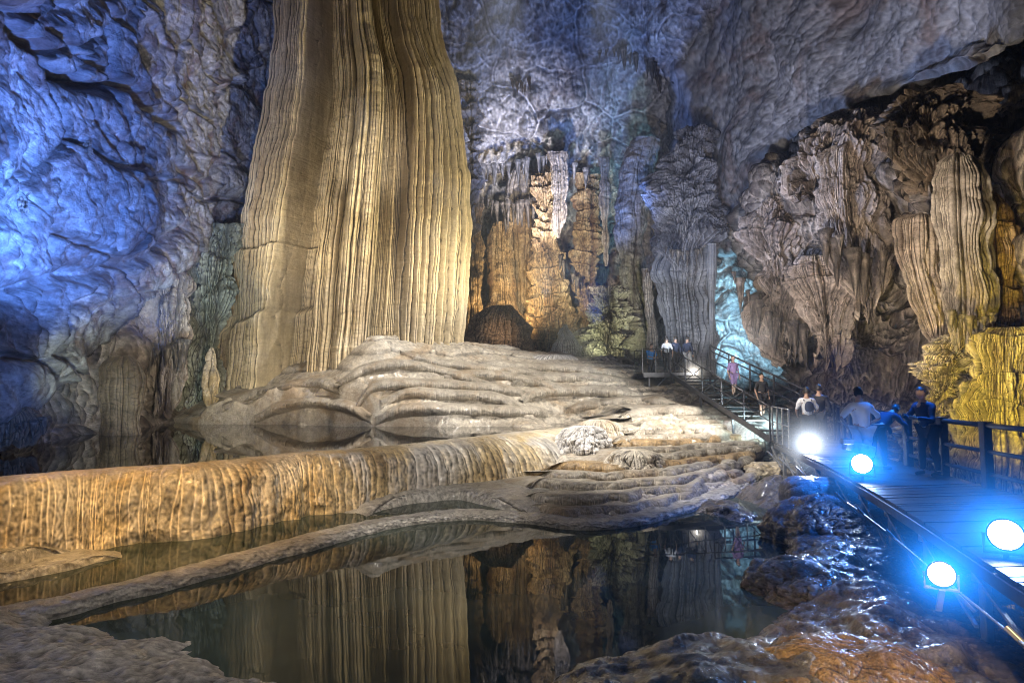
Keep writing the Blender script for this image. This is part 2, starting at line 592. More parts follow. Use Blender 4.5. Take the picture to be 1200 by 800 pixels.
def body(name, prof, d, mat, k=.6, seed=0, rib=((.6, .6), (.2, .6), (.07, .5)), nu=220, nv=160, fringe=0.0, lump=.1,
         extra=None, front=True, parent=None, tiers=0.0, swirl=1.0, dm=0.0, ds=(.6, .3), ribmask=None):
    """prof: rows (py, left px, right px[, d]) from top to bottom"""
    rs = np.random.RandomState(seed + 50)
    R = []
    for r in prof:
        dd = r[3] if len(r) > 3 else d
        a = at(r[1], r[0], dd)
        b = at(r[2], r[0], dd)
        R.append([(a[0] + b[0]) / 2, dd, a[2], (b[0] - a[0]) / 2])
    R = cr(np.array(R), nv)
    if front:
        # denser samples on the visible side
        t = np.concatenate([np.linspace(-100, 100, int(nu * .85), endpoint=False), np.linspace(100, 260, nu - int(nu * .85), endpoint=False)])
    else:
        t = np.linspace(-180, 180, nu, endpoint=False)
    t = np.radians(t)
    T, Z = np.meshgrid(t, R[:, 2])
    cx, cy, rx = R[:, 0:1], R[:, 1:2], np.maximum(R[:, 3:4], .004)
    rmax = float(R[:, 3].max())
    S = T * rmax
    Pn = np.stack([np.cos(T) * rmax * .5 + seed * 3, np.sin(T) * rmax * .5, Z], -1)
    Sw = S * (1 + 0 * Z) + .35 * swirl * pn(Pn * np.array([.25, .25, .12]), seed) * min(1, rmax)
    off = 0
    for (w, a) in rib:
        off = off + a * ribs(Sw + .25 * swirl * w * pn(Pn * np.array([.6, .6, .5]) / max(w, .3), seed + 2), w, rs)
    if ribmask is not None:
        off = off * ribmask(np.sin(T), Z, Pn)
    off = off + lump * fbm(Pn * .6, 3, seed + 4) * 1.5 + lump * (billow(Pn * 1.6, 3, seed + 6) - .5)
    if tiers:
        zz = Z * .9 + 1.1 * pn(Pn * .5, seed + 8)
        tt = zz - np.floor(zz)
        off = off + tiers * tt * smooth(0, .15, tt)
    if dm:
        W3 = np.stack([cx + rmax * np.sin(T), -rmax * k * np.cos(T), Z], -1)
        off = off + dm * domes(W3, ds[0], ds[1], seed) + .45 * dm * domes(W3, ds[0] * 2.4, ds[1] * 2.2, seed + 1) + .2 * dm * domes(W3, ds[0] * 5, ds[1] * 5, seed + 2)
    if extra is not None:
        off = off + extra(np.sin(T), np.cos(T), Z, Pn)
    sc_ = np.clip(rx / (.25 * rmax), .05, 1)
    off = off - np.percentile(off, 75)
    off = off * sc_
    X = cx + (rx + off) * np.sin(T)
    Y = cy - (rx * k + off) * np.cos(T)
    Zo = Z.copy()
    if fringe:
        v = np.linspace(0, 1, nv)[:, None]
        sp = np.abs(pn(np.stack([S * 1.8 / max(.3, min(1, rmax)), 0 * S, 0 * S], -1), seed + 9)) + .6 * np.abs(pn(np.stack([S * 5, 0 * S, 0 * S], -1), seed + 10))
        Zo = Zo + fringe * (sp * 1.6 - .9) * smooth(.25, 1, v)
    P = np.stack([X, Y, Zo], -1)
    # caps
    top = np.array([[R[0, 0], R[0, 1], R[0, 2] + (.02)]])
    bot = np.array([[R[-1, 0], R[-1, 1], R[-1, 2]]])
    V = np.concatenate([P.reshape(-1, 3), top, bot])
    Fq = grid_faces(nv, nu, True)[:, ::-1]
    n = nv * nu
    i = np.arange(nu)
    tri_t = np.stack([i, (i + 1) % nu, np.full(nu, n), np.full(nu, n)], -1)
    base = (nv - 1) * nu
    Fl = Fq.tolist() + [(int(a), int((a + 1) % nu), n) for a in i] + [(int(base + (a + 1) % nu), int(base + a), n + 1) for a in i]
    if nv * nu > 60000:
        return mesh_from(name, V, Fq.copy(), mat, parent)
    return mesh_from(name, V, Fl, mat, parent)


# =================================================================== THE SETTING
# left wall, overhanging, near on the left and running back behind the column
Lpx = [-260, -120, 0, 80, 160, 225, 280, 335, 400]
Lbot = [600, 545, 485, 425, 352, 302, 268, 240, 215]
Ld = [9.5, 11.5, 14, 17, 21, 25.5, 30, 35, 40]
rows = []
for (fr, dm, db) in ((-1.1, .62, 0), (-.55, .74, 0), (-.2, .84, 0), (0.05, .9, 0), (.3, .94, 0), (.55, .97, 0), (.8, .99, 0), (.95, 1.0, 0), (1.0, 1.0, .8), (1.0, 1.0, 4)):
    rows.append([(px, b * fr + (0 if fr > 0 else 0), d * dm + db) for px, b, d in zip(Lpx, Lbot, Ld)])
for i, r in enumerate(rows[:3]):
    rows[i] = [(px, [-420, -220, -90][i], c) for (px, py, c) in r]
def ldisp(P):
    d = rocky(.6, .85, 1.3, .45)(P) + .1 * (worley(P * np.array([1.6, 1.6, 2.2]), 17)[2] - .5) + .05 * ridged(P * 2.2, 3, 6)
    w_ = .05 * pn(P * 1.2, 5)
    for ln, dep, wid in (([(20, 30), (60, 62), (80, 92), (110, 104), (150, 102), (185, 130), (215, 152)], -1.1, .16), ([(60, 62), (95, 60), (135, 35)], -.5, .09), ([(95, 100), (120, 60), (140, 36)], -.4, .08),
                         ([(0, 360), (60, 330), (120, 318), (180, 290), (215, 268)], -.5, .2), ([(248, 104), (275, 88), (292, 80), (310, 60)], .22, .1), ([(270, 100), (290, 90), (315, 78)], .2, .08), ([(225, 180), (260, 186), (290, 190)], .15, .1)):
        q = near_line(P + w_[..., None] * np.array([3, 0, 3]), ln)
        d = d + dep * np.exp(-(q / wid) ** 2)
    return d


tag(wall('cave_wall', rows, 560, 620, ldisp, M['blue_wall']), kind='structure')

# lower left recess behind the overhang
rows = []
Rpx = [-260, -100, 0, 60, 120, 180, 240, 300, 380, 460]
Rd = [13, 15.5, 17.2, 19, 22, 25, 29, 33, 38, 42]
for (py, dd) in ((150, 1.5), (240, 1.2), (300, .6), (360, .2), (420, 0), (480, 0), (530, 0), (600, 0)):
    rows.append([(px, py + (0 if px > 200 else (200 - px) * .22 * (1 - (py - 150) / 450.)), d + dd) for px, d in zip(Rpx, Rd)])
tag(wall('cave_wall', rows, 300, 420, dripfn(.6, 4), M['drip']), kind='structure')

# far wall behind the column and the grotto
Cpx = [250, 340, 430, 520, 580, 640, 700, 760, 830, 900, 960]
rows = []
for (py, d) in ((-420, 20), (-220, 26), (-80, 32), (20, 36), (90, 39), (150, 41), (200, 43), (240, 45.5), (290, 46), (340, 46), (390, 46), (440, 45), (500, 44)):
    rows.append([(px, py, d + (.3 if 560 < px < 720 else 0) * (1 if py > 150 else 0) - (2 if px > 800 else 0)) for px in Cpx])


def cdisp(P):
    z = P[..., 2]
    w = smooth(13.5, 18.5, z + 1.5 * pn(P * .15, 77))
    return w * (rocky(1.0, .8, .45, 1.2, .15)(P) + .45 * dripfn(1.0, 3, .4)(P) + .5) + (1 - w) * dripfn(1.3, 1)(P)


tag(wall('cave_wall', rows, 560, 620, cdisp, M['farwall']), kind='structure')

# blue-grey roof that comes forward on the upper right, its lower edge hangs as a lip
Dpx = [735, 765, 795, 850, 885, 930, 990, 1060, 1130, 1210, 1330, 1480]
Dbot = [230, 205, 212, 292, 218, 160, 128, 102, 82, 40, -20, -90]
Dd = [50, 43, 38, 34, 31, 28.5, 25.5, 22.5, 19.5, 16.5, 14, 12]
rows = []
for (fr, dm, db) in ((-420, .5, 0), (-240, .62, 0), (-110, .75, 0), (.0, .86, 0), (.3, .9, 0), (.6, .94, 0), (.85, .98, 0), (1.0, 1.0, 0), (1.0, 1.0, 1.5), (1.0, 1.0, 6)):
    rr = []
    for px, b, d in zip(Dpx, Dbot, Dd):
        if fr < -1:
            py = fr + min(0, b)
        else:
            top = min(-20, b - 120)
            py = top + (b - top) * fr
        if px < 790:
            dm = .5 + dm / 2
        rr.append((px, py, d * dm + db))
    rows.append(rr)


def ddisp(P):
    w = P + .6 * np.stack([pn(P * .3, 51), pn(P * .3, 52), pn(P * .3, 53)], -1)
    f1, f2, cid = worley(w * np.array([.22, .22, .16]), 8)
    return .9 * fbm(P * .13, 3, 6) + .7 * (cid - .5) * smooth(0, .3, f2 - f1) + .2 * (.5 - ridged(P * .5, 4, 7)) + .1 * fbm(P * 1.6, 3, 2)


tag(wall('cave_ceiling', rows, 420, 520, ddisp, M['ceiling']), kind='structure')

# right-hand massif, its left flank turning away into the depth
rows = []
Epx = [0, 0, 8, 40, 90, 150, 210, 270, 340, 420, 560]
for (py, l, d0, off) in ((-60, 1010, 36, 0), (60, 960, 33, 0), (120, 935, 29.5, 0), (190, 890, 27, 0), (240, 866, 27, 0), (290, 855, 27, -.5), (335, 872, 27, .3), (370, 893, 27.5, 1.5), (410, 900, 28, 3), (450, 900, 28, 3.2), (500, 895, 27, 2.5), (560, 890, 25, 1), (640, 880, 22, 0)):
    r = []
    l += (42 if 280 < py < 480 else 18) if py > 200 else 0
    for i, e in enumerate(Epx):
        d = [d0 + 9, d0 + 3, d0, d0 - 1.2, d0 - 2.8, d0 - 5, d0 - 7.3, d0 - 9.6, d0 - 11.2, d0 - 12.6, d0 - 14][i]
        r.append((l + e + (0 if py < 380 else 0), py, d + off))
    rows.append(r)
tag(wall('cave_wall', rows, 640, 640, dripfn(.9, 7), M['drip']), kind='structure')

# the bright passage beyond the fluted curtain
rows = []
for (py, d) in ((200, 40), (270, 39), (330, 39), (380, 40), (430, 40), (500, 39)):
    rows.append([(px, py, d + q) for px, q in ((790, 1), (830, 0), (860, -1), (890, 0), (920, -1), (960, -3))])
tag(wall('cave_wall', rows, 200, 160, rocky(.7, 1.6), M['blue_wall']), kind='structure')

# shell behind and above the viewer so that the cave is closed
th = np.linspace(-math.pi, 0, 60)
ph = np.linspace(-.5, math.pi / 2, 40)
TT, PP = np.meshgrid(th, ph)
S = np.stack([34 * np.cos(TT) * np.cos(PP), 34 * np.sin(TT) * np.cos(PP) + 6, 30 * np.sin(PP)], -1)
S += (1.5 * fbm(S * .12, 3, 3))[..., None]
tag(grid_obj('cave_wall', S, M['ceiling']), kind='structure')


# ------------------------------------------------------------------ terraces: a height field from levelled points
def tps(pts, xy, lam=.6):
    pts = np.array(pts)
    X = pts[:, :2]
    n = len(X)

    def U(r2):
        return np.where(r2 > 1e-9, r2 * np.log(r2 + 1e-12) * .5, 0)
    K = U(((X[:, None] - X[None]) ** 2).sum(-1)) + lam * np.eye(n)
    Pm = np.hstack([np.ones((n, 1)), X])
    A = np.vstack([np.hstack([K, Pm]), np.hstack([Pm.T, np.zeros((3, 3))])])
    w = np.linalg.solve(A, np.concatenate([pts[:, 2], [0, 0, 0]]))
    out = np.zeros(len(xy))
    for s in range(0, len(xy), 40000):
        q = xy[s:s + 40000]
        out[s:s + 40000] = U(((q[:, None] - X[None]) ** 2).sum(-1)) @ w[:n] + w[n] + q @ w[n + 1:]
    return out


pts = []
RC = [on(px, py, .1) for px, py in ((560, 602), (640, 608), (680, 611), (740, 606), (800, 592), (850, 575), (890, 553), (908, 530))]
UC = [at(*q) for q in ((690, 488, 23.5), (715, 483, 24.3), (740, 477, 24.8), (775, 473, 25.2), (815, 471, 25.4), (850, 473, 25.2), (880, 481, 24.5), (900, 486, 23.8))]
RCd = cr(np.array(RC), 160)
UCd = cr(np.array(UC), 160)
for p in RC:
    pts.append([p[0], p[1], -.15])
    pts.append([p[0] + .2, p[1] - 1.2, -.8])
for t in (.2, .4, .6, .8, 1.0):
    for a, b in zip(RC, UC):
        p = a * (1 - t) + b * t
        pts.append([p[0], p[1] + .2, p[2] - .27])
for q in ((620, 480, 25), (760, 462, 26.3), (820, 462, 26.5), (500, 475, 23.6), (500, 440, 25.5), (445, 409, 25.3), (400, 430, 25.2), (480, 422, 25.6), (440, 432, 24.8), (540, 415, 27), (620, 422, 29), (690, 424, 30), (680, 450, 27), (620, 455, 25.8),
          (740, 440, 29), (790, 452, 27.5), (560, 480, 24.6), (345, 448, 25.0), (300, 457, 25.0), (270, 464, 25.3), (400, 434, 24.9), (255, 474, 25.6), (430, 458, 23.9), (340, 472, 24.0), (500, 455, 24.6),
          (300, 440, 28), (445, 405, 29), (540, 410, 32), (640, 415, 34), (740, 430, 34), (300, 440, 33), (820, 450, 32), (880, 470, 30), (440, 484, 22.9), (380, 483, 22.9), (320, 483, 23.2), (270, 484, 23.8)):
    pts.append(at(*q))
for q in ((235, 494), (290, 494), (350, 495), (450, 497), (530, 497), (600, 497), (655, 501)):
    pts.append(on(*q, 1.42))
for q in ((690, 499), (600, 507), (480, 521), (400, 527), (330, 532), (240, 543), (100, 549)):
    p = on(*q, 1.42)
    pts.append([p[0], p[1] + .5, 1.1])
for q in ((300, 510), (400, 507), (500, 500), (590, 497), (200, 515), (100, 522), (20, 540), (640, 494)):
    p = on(*q, 1.42)
    pts.append([p[0], p[1], .95])
for q in ((10.5, 22, .6), (11.5, 26, 1.2), (10, 19, .2), (11, 30, 2.6), (12, 17, .2)):
    pts.append(q)
wall_top = [on(px, py, 1.42) for px, py in ((-330, 588), (-220, 575), (-100, 564), (0, 557), (100, 549), (170, 545), (240, 541), (330, 531), (400, 526), (480, 519), (560, 510), (630, 503), (670, 500))] + [np.array([2.95, 22.3, 1.42]), np.array([3.5, 22.9, 1.42]), np.array([3.6, 23.8, 1.42]), np.array([3.0, 24.6, 1.42])]

nx, ny = 760, 640
xs = np.linspace(-17, 12.5, nx)
ys = np.linspace(11.2, 36, ny)
XX, YY = np.meshgrid(xs, ys)
xy = np.stack([XX.ravel(), YY.ravel()], -1)
cs = slice(None, None, 4)
B = tps(pts, xy).reshape(ny, nx)
P3 = np.stack([XX, YY, 0 * XX], -1)
B = np.clip(B, -1.5, 6)
rf = np.hypot(XX + 5.6, (YY - 25.6) * 1.1)
B = B + .3 * np.exp(-(rf / 1.3) ** 1.3) * smooth(1.5, 2.5, B)
# right part is finely stepped, the apron below the column has broad lobes
fanm = smooth(.0, 5.0, XX - .12 * (YY - 22))
Bn = B + (.1 + .22 * fanm) * fbm(P3 * .4, 3, 3) * smooth(1.3, 1.9, B + fanm) + (.08 + .2 * fanm) * (billow(P3 * np.array([.3, .5, 1]), 3, 9) - .5)
Bn = Bn + fanm * .1 * np.sin(Bn * 7.3 + 2 * pn(P3 * .2, 70))


def terrace(Bv, step, w, flat):
    q = Bv / step
    n = np.floor(q)
    f = q - n
    g = np.sqrt(np.clip(1 - (1 - np.minimum(f / w, 1)) ** 2, 0, 1)) * (1 - flat) + flat * f
    return step * (n + g)


tm = smooth(-.5, .4, pn(P3 * .35, 55) + .3)
hT = terrace(Bn + .3 * fbm(P3 * np.array([.22, .4, 1]), 3, 66), .27, .45, .15) * tm + (1 - tm) * terrace(Bn + .3 * fbm(P3 * .3, 2, 44), .55, .8, .2)
hA = terrace(Bn + .45 * fbm(P3 * .3, 2, 14) + .5 * (billow(P3 * .4, 2, 77) - .5) + .12, .62, .8, .25) - .05
H = fanm * (.8 * hT + .2 * Bn) + (1 - fanm) * (.5 * hA + .5 * Bn)
# drip flutes on the risers: relief follows the slope direction
gy, gx = np.gradient(B, ys, xs)
H = H + .05 * (billow(P3 * 1.8, 3, 21) - .5) + .03 * fbm(P3 * 4, 3, 5)
# sink the ground under the dam wall and the shelf in front of it
wt = np.array(wall_top)
wy = np.interp(XX, wt[:-3, 0], wt[:-3, 1])
front = smooth(.0, .4, wy + .25 - YY) * smooth(1.5, .1, XX + .3 * pn(P3 * .7, 90)) 
H = H * (1 - front) + (-.6) * front
inpool = smooth(.3, -.2, Bn - 1.42) * (1 - fanm)
apr = np.array([on(*q, 1.42) for q in ((60, 490), (150, 491), (235, 494), (290, 494), (350, 495), (450, 497), (530, 497), (600, 497), (655, 501))])
ay = np.interp(XX, apr[:, 0], apr[:, 1]) + .35 * pn(P3 * .8, 33)
wt0 = np.array(wall_top)
wy0 = np.interp(XX, wt0[:-3, 0], wt0[:-3, 1])
inp = smooth(ay + .1, ay - .25, YY) * smooth(2.9, 2.2, XX) * smooth(wy0 - .5, wy0 - .1, YY)
H = H * (1 - inp) + np.minimum(H, 1.1) * inp
TERR = tag(grid_obj('flowstone_terrace', np.stack([XX, YY, H], -1), M['dais']), 'pale flowstone mound of stepped rimstone ledges spreading from the foot of the great column', 'flowstone terrace')


# ------------------------------------------------------------------ lofted walls along a line
def loft(name, line, prof, nu, nv, mat, fn=None, sink=0.0, sl=.8):
    """line: plan points; prof: (outward, z) from inside to outside bottom. Outward is to the right-hand side seen from the left end = toward the viewer."""
    Lp = cr(np.array(line)[:, :2], nu)
    d = np.gradient(Lp, axis=0)
    d /= np.linalg.norm(d, axis=1, keepdims=True)
    n = np.stack([d[:, 1], -d[:, 0]], -1)
    pr = cr(np.array(prof), nv)
    seg = np.concatenate([[0], np.cumsum(np.linalg.norm(np.diff(Lp, axis=0), axis=1))])
    S, O = np.meshgrid(seg, pr[:, 0])
    Zm = np.repeat(pr[:, 1:2], nu, 1)
    V = np.linspace(0, 1, nv)[:, None] + 0 * S
    if fn:
        dO, dZ = fn(S, V, Lp)
        O = O + dO
        Zm = Zm + dZ
    if sink:
        e_ = 1 - smooth(0, sl, np.minimum(S, seg[-1] - S))
        Zm = Zm - sink * e_ ** 1.5
        O = np.where(O < 0, O * (1 - .93 * smooth(.1, .9, e_)), O - .3 * e_)
    P = np.stack([Lp[:, 0][None] + n[:, 0][None] * O, Lp[:, 1][None] + n[:, 1][None] * O, Zm], -1)
    return grid_obj(name, P, mat, flip=False)


rsw = np.random.RandomState(3)
NLDG = 16
for k in range(NLDG):
    t = ((k + .75) / NLDG) ** .9
    C_ = RCd * (1 - t) + UCd * t
    rk = np.random.RandomState(200 + k)
    a0 = int(rk.uniform(22, 48)) if k >= 5 else int(rk.uniform(0, 6))
    a1 = 159 - int(rk.uniform(0, 25))
    C_ = C_[a0:a1 + 1].copy()
    wv = np.linspace(0, 1, len(C_))
    P_ = np.stack([C_[:, 0] * .55, np.full(len(C_), k * .33), 0 * wv], -1)
    wig = .8 * pn(P_, 3) + .5 * pn(P_ * 2.3, 5) - .25 * np.abs(pn(P_ * 3, 6)) + .12 * pn(P_ * 2 + k * 3.7, 9)
    C_[:, 1] -= wig
    C_[:, 0] += .2 * pn(P_ * 1.4, 8)
    zb = float(np.mean(C_[:, 2]))
    C_[:, 2] = zb

    def lf(S, V, Lp, k=k):
        Q = np.stack([S, V * 1.2, 0 * S + k * 3.1], -1)
        face = smooth(.45, .7, V)
        o_ = face * (.12 * ribs(S + .2 * pn(Q, 3), .5, np.random.RandomState(k)) + .2 * ribs(S, .1, np.random.RandomState(k + 40))) + .07 * fbm(Q * 1.5, 4, 2)
        return o_, .015 * fbm(Q * 1.5, 3, 5) + .04 * pn(Q * np.array([.5, 0, 1]), 9)
    hgt = .5
    o = loft('ledge', C_, [(-2.2, zb - .2), (-.9, zb - .05), (-.35, zb - .03), (-.1, zb + .03), (.02, zb + .02), (.07, zb - .05), (.1, zb - .16), (.06, zb - .3), (-.1, zb - .55)], 900, 44, M['dais' if k not in (4, 7) else 'orangedais'], lf, .35, 1.3)
    o.parent = TERR


def damfn(S, V, Lp):
    x = np.repeat(Lp[:, 0][None], S.shape[0], 0)
    Q = np.stack([S, V * 2, 0 * S], -1)
    face = smooth(.3, .55, V)
    rb = .5 * ribs(S + .12 * pn(Q * np.array([.8, 1, 1]), 3), .55, rsw) + .7 * ribs(S + .06 * pn(Q * 2, 5), .17, rsw)
    o = smooth(.1, .9, V) * (1.5 * smooth(-3.5, 1.0, x) * smooth(3.3, 2.0, x) - .1) + .2 * pn(Q * np.array([.22, .2, 1]), 1) + face * rb * .8 + .07 * fbm(Q * np.array([.9, 1.5, 1]), 4, 2) + .05 * fbm(Q * 5, 3, 8)
    # toe shifts with the length: the wall leans more on the left
    z = .05 * fbm(Q * 1.2, 3, 4) * smooth(.2, .5, V) + .012 * pn(Q * 2, 6)
    # undercut holes at the foot
    o = o + .25 * smooth(.8, 1, V) * (pn(Q * np.array([1.2, .1, 1]), 11))
    return o, z


o = loft('flowstone_wall', wall_top, [(-.6, 1.0), (-.4, 1.27), (-.15, 1.39), (.1, 1.4), (.34, 1.31), (.54, 1.08), (.64, .75), (.68, .4), (.7, .1), (.66, -.4)], 1500, 130, M['orange'], damfn)
tag(o, 'long orange and grey flowstone dam wall with drip flutes holding back the upper pool', 'flowstone wall')

# low rim of the shelf in front of it
rim_line = [on(px, py, .12) for px, py in ((-260, 775), (-100, 742), (0, 720), (70, 707), (130, 692), (200, 676), (300, 650), (400, 623), (470, 608), (540, 600), (610, 603), (680, 611), (740, 607), (800, 593), (850, 576), (884, 556), (900, 540))]


def rimfn(S, V, Lp):
    Q = np.stack([S, V * 1.5, 0 * S], -1)
    return .06 * fbm(Q * 1.5, 4, 2) + .04 * (billow(Q * 4, 3, 4) - .5) + .1 * pn(Q * .5, 6), .03 * fbm(Q * 3, 3, 5) + .02 * (billow(Q * 6, 2, 4) - .5)


o = loft('rimstone_dam', rim_line, [(-.7, -.15), (-.55, .07), (-.3, .12), (0, .135), (.16, .09), (.22, .0), (.12, -.3)], 1600, 40, M['rim'], rimfn)
tag(o, 'long low pale crusted rim curving along the edge of the lower pool', 'rimstone dam')
for k, ln in enumerate((((-250, 690), (-100, 682), (0, 674), (60, 664), (110, 652), (160, 646), (200, 648)), ((-250, 665), (-100, 660), (0, 652), (50, 640), (80, 637), (105, 642)))):
    o = loft('rimstone_dam', [on(px, py, .15 + .12 * k) for px, py in ln], [(-1.4, .05 + .1 * k), (-.7, .12 + .15 * k), (-.1, .17 + .15 * k), (.08, .12 + .12 * k), (.1, -.2)], 400, 30, M['rim'], rimfn, .5, 1.5)
    tag(o, ['lower brown ledge at the foot of the orange wall on the left', 'upper brown ledge tucked against the orange wall on the left'][k], 'rimstone dam')
o = loft('rimstone_dam', [on(px, py, .3) for px, py in ((425, 606), (440, 588), (480, 578), (540, 573), (580, 582), (640, 592), (690, 590))], [(-2.6, .25), (-1.2, .3), (-.4, .33), (-.05, .3), (.1, .2), (.15, 0), (.1, -.3)], 500, 30, M['rim'], rimfn, .5, 3.5)
tag(o, 'grey green ledge below the middle of the flowstone wall', 'rimstone dam')


# ------------------------------------------------------------------ water
def water_mat(name, col, ior=1.45, bump=.02, scale=1.2):
    m = bpy.data.materials.new(name)
    m.use_nodes = True
    nt = m.node_tree
    bs = nt.nodes['Principled BSDF']
    bs.inputs['Roughness'].default_value = .015
    bs.inputs['IOR'].default_value = ior
    geo = nd(nt, 'ShaderNodeNewGeometry')
    n = nd(nt, 'ShaderNodeTexNoise')
    n.inputs['Scale'].default_value = .45
    n.inputs['Detail'].default_value = 6
    nt.links.new(geo.outputs['Position'], n.inputs['Vector'])
    r = nd(nt, 'ShaderNodeValToRGB')
    r.color_ramp.elements[0].position = .35
    r.color_ramp.elements[1].position = .7
    r.color_ramp.elements[0].color = (*[c * .35 for c in col], 1)
    r.color_ramp.elements[1].color = (*col, 1)
    nt.links.new(n.outputs['Fac'], r.inputs[0])
    nt.links.new(r.outputs[0], bs.inputs['Base Color'])
    n2 = nd(nt, 'ShaderNodeTexNoise')
    n2.inputs['Scale'].default_value = scale
    n2.inputs['Detail'].default_value = 3
    nt.links.new(geo.outputs['Position'], n2.inputs['Vector'])
    bp = nd(nt, 'ShaderNodeBump')
    bp.inputs['Strength'].default_value = bump
    bp.inputs['Distance'].default_value = .05
    nt.links.new(n2.outputs['Fac'], bp.inputs['Height'])
    nt.links.new(bp.outputs[0], bs.inputs['Normal'])
    return m


M['water'] = water_mat('pool water', (.06, .078, .058), 1.24)
M['water2'] = water_mat('upper pool water', (.012, .012, .012), 1.33)


def sheet(name, x0, x1, y0, y1, z, mat):
    g = np.stack([*np.meshgrid(np.linspace(x0, x1, 12), np.linspace(y0, y1, 12)), np.full((12, 12), z)], -1)
    return tag(grid_obj(name, g, mat), kind='structure')


sheet('pool_water', -30, 22, -12, 24, 0.0, M['water'])
rl = np.array(rim_line)


def between(name, a, b, z, mat):
    a = cr(np.array(a)[:, :2], 160)
    b = cr(np.array(b)[:, :2], 160)
    t = np.linspace(0, 1, 8)[:, None, None]
    P = a[None] * (1 - t) + b[None] * t
    P = np.concatenate([P, np.full(P.shape[:2] + (1,), z)], -1)
    return tag(grid_obj(name, P, mat), kind='structure')


# shelf pool between rim and wall, upper pool behind the wall
off = [[p[0], p[1] + .1] for p in rim_line[:12]]
between('shelf_pool_water', off, [[p[0], p[1] - .3] for p in wall_top[:13]], .055, M['water'])
sheet('upper_pool_water', -22, 2.6, 10, 30, -5, M['water2'])
bpy.data.objects.remove(bpy.data.objects['upper_pool_water'])
between('upper_pool_water', [[p[0], p[1] - .0] for p in wall_top[:13]], [[-16, 26], [-16, 30], [-14, 31], [-12, 31], [-8, 30], [-4, 28], [0, 27], [3.5, 25]], 1.33, M['water2'])

# ground sheet below everything
g = np.stack([*np.meshgrid(np.linspace(-45, 45, 160), np.linspace(-32, 60, 160)), np.zeros((160, 160))], -1)
g[..., 2] = -1.2 + .4 * fbm(g * .2, 3, 4)
tag(grid_obj('cave_floor', g, M['floor']), kind='structure')

# right-hand shore
sp = []
for q in ((905, 535), (905, 560), (903, 600), (918, 645), (912, 688), (905, 740), (820, 757), (760, 762), (640, 792), (560, 830)):
    p = on(*q, -.05)
    sp.append(p)
    sp.append([p[0] - .7, p[1] + (.5 if q[1] > 700 else 0), -.7])
for q in ((930, 560, .45), (960, 580, .6), (950, 610, .5), (980, 640, .55), (960, 670, .35), (1000, 700, .35), (950, 740, .35), (1050, 660, .3), (900, 790, .4), (1000, 620, .5), (760, 800, .3),
          (1100, 700, .1), (1150, 640, .3)):
    sp.append(on(*q))
for q in ((9, 20, .3), (8, 16, .5), (9, 14, .4), (8, 10, .3), (9, 8, .3), (7, 6, .2), (5, 4, 0), (3, 3, .3), (2, 2, .3), (8, 2, .2), (12, 10, .5), (12, 18, .5), (0, 4, -.3), (-1, 3, -.4), (6.5, 16, .5), (14, 5, .5)):
    sp.append(q)
nx, ny = 520, 620
XX, YY = np.meshgrid(np.linspace(.2, 15, nx), np.linspace(2, 22.5, ny))
Hs = tps(sp, np.stack([XX.ravel(), YY.ravel()], -1)).reshape(ny, nx)
P3 = np.stack([XX, YY, 0 * XX], -1)
f1, f2, cid = worley(P3 * 1.1, 4)
Hs = np.clip(Hs, -1, 1.0) + .22 * (cid - .5) * smooth(0, .25, f2 - f1) + .1 * fbm(P3 * 1.5, 4, 2) + .05 * (billow(P3 * 5, 3, 4) - .5)
tag(grid_obj('cave_floor', np.stack([XX, YY, Hs], -1), M['wet']), kind='structure')
# left foreground shore
nx, ny = 360, 260
XX, YY = np.meshgrid(np.linspace(-12, -1.5, nx), np.linspace(3, 9, ny))
edge = np.interp(XX, [-12, -7.2, -5.2, -4.2, -3.1, -2.4, -1.5], [8.6, 8.3, 7.6, 7.2, 6.6, 6.1, 5.2])
P3 = np.stack([XX, YY, 0 * XX], -1)
Hs = .3 * np.tanh((edge - YY + .25 * fbm(P3 * 1.3, 3, 9)) * 1.2) + .08 * fbm(P3 * 2, 4, 3) + .05 * (billow(P3 * 5, 3, 3) - .4)
tag(grid_obj('cave_floor', np.stack([XX, YY, Hs], -1), M['rim']), kind='structure')

# =================================================================== COLUMN
def col_extra(u, c, Z, Pn):
    frontm = (c > -.2)
    zt = smooth(6, 26, Z)
    e = np.zeros_like(u)
    uu = u + .03 * pn(Pn * np.array([.1, .1, .15]), 60)

    def band(a, b, h, s=.03):
        return h * smooth(a - s, a + s, uu) * (1 - smooth(b - s, b + s, uu))
    e = e + band(-.72, -.42, .25, .04) + band(-.42, -.12, -1.1, .03) + band(-.12, .1, .2, .02) + band(.13, .34, 1.1, .06) * (.6 + .4 * smooth(4, 18, Z)) + band(.34, .47, -1.0, .02) + band(.47, .6, -.5, .015) + band(.6, 1.1, .3, .03)
    # ledge low on the left panel, skirt below
    zl = 9.3 + .5 * pn(Pn * .5, 61)
    e = e + .16 * smooth(zl + .08, zl - .05, Z) * smooth(-.05, -.2, uu)
    zl = 5.9 + 1.2 * (uu + .6) + .5 * pn(Pn * .4, 62)
    e = e + .3 * smooth(zl + .15, zl - .25, Z) * smooth(-.1, -.25, uu)
    e = e + band(.05, .42, .5, .12) * np.exp(-np.clip(Z - 4.6, 0, 9) / .5)
    return e * frontm


def col_mask(u, Z, Pn):
    def b(a, c):
        return smooth(a - .03, a + .03, u) * (1 - smooth(c - .03, c + .03, u))
    m_ = 1 - .7 * b(-.42, -.13) - .45 * b(-1.2, -.82) * smooth(16, 8, Z) - .5 * b(-.9, -.5) * smooth(9, 6, Z)
    return m_ * (.8 + .5 * pn(Pn * np.array([.7, .7, .12]), 88))


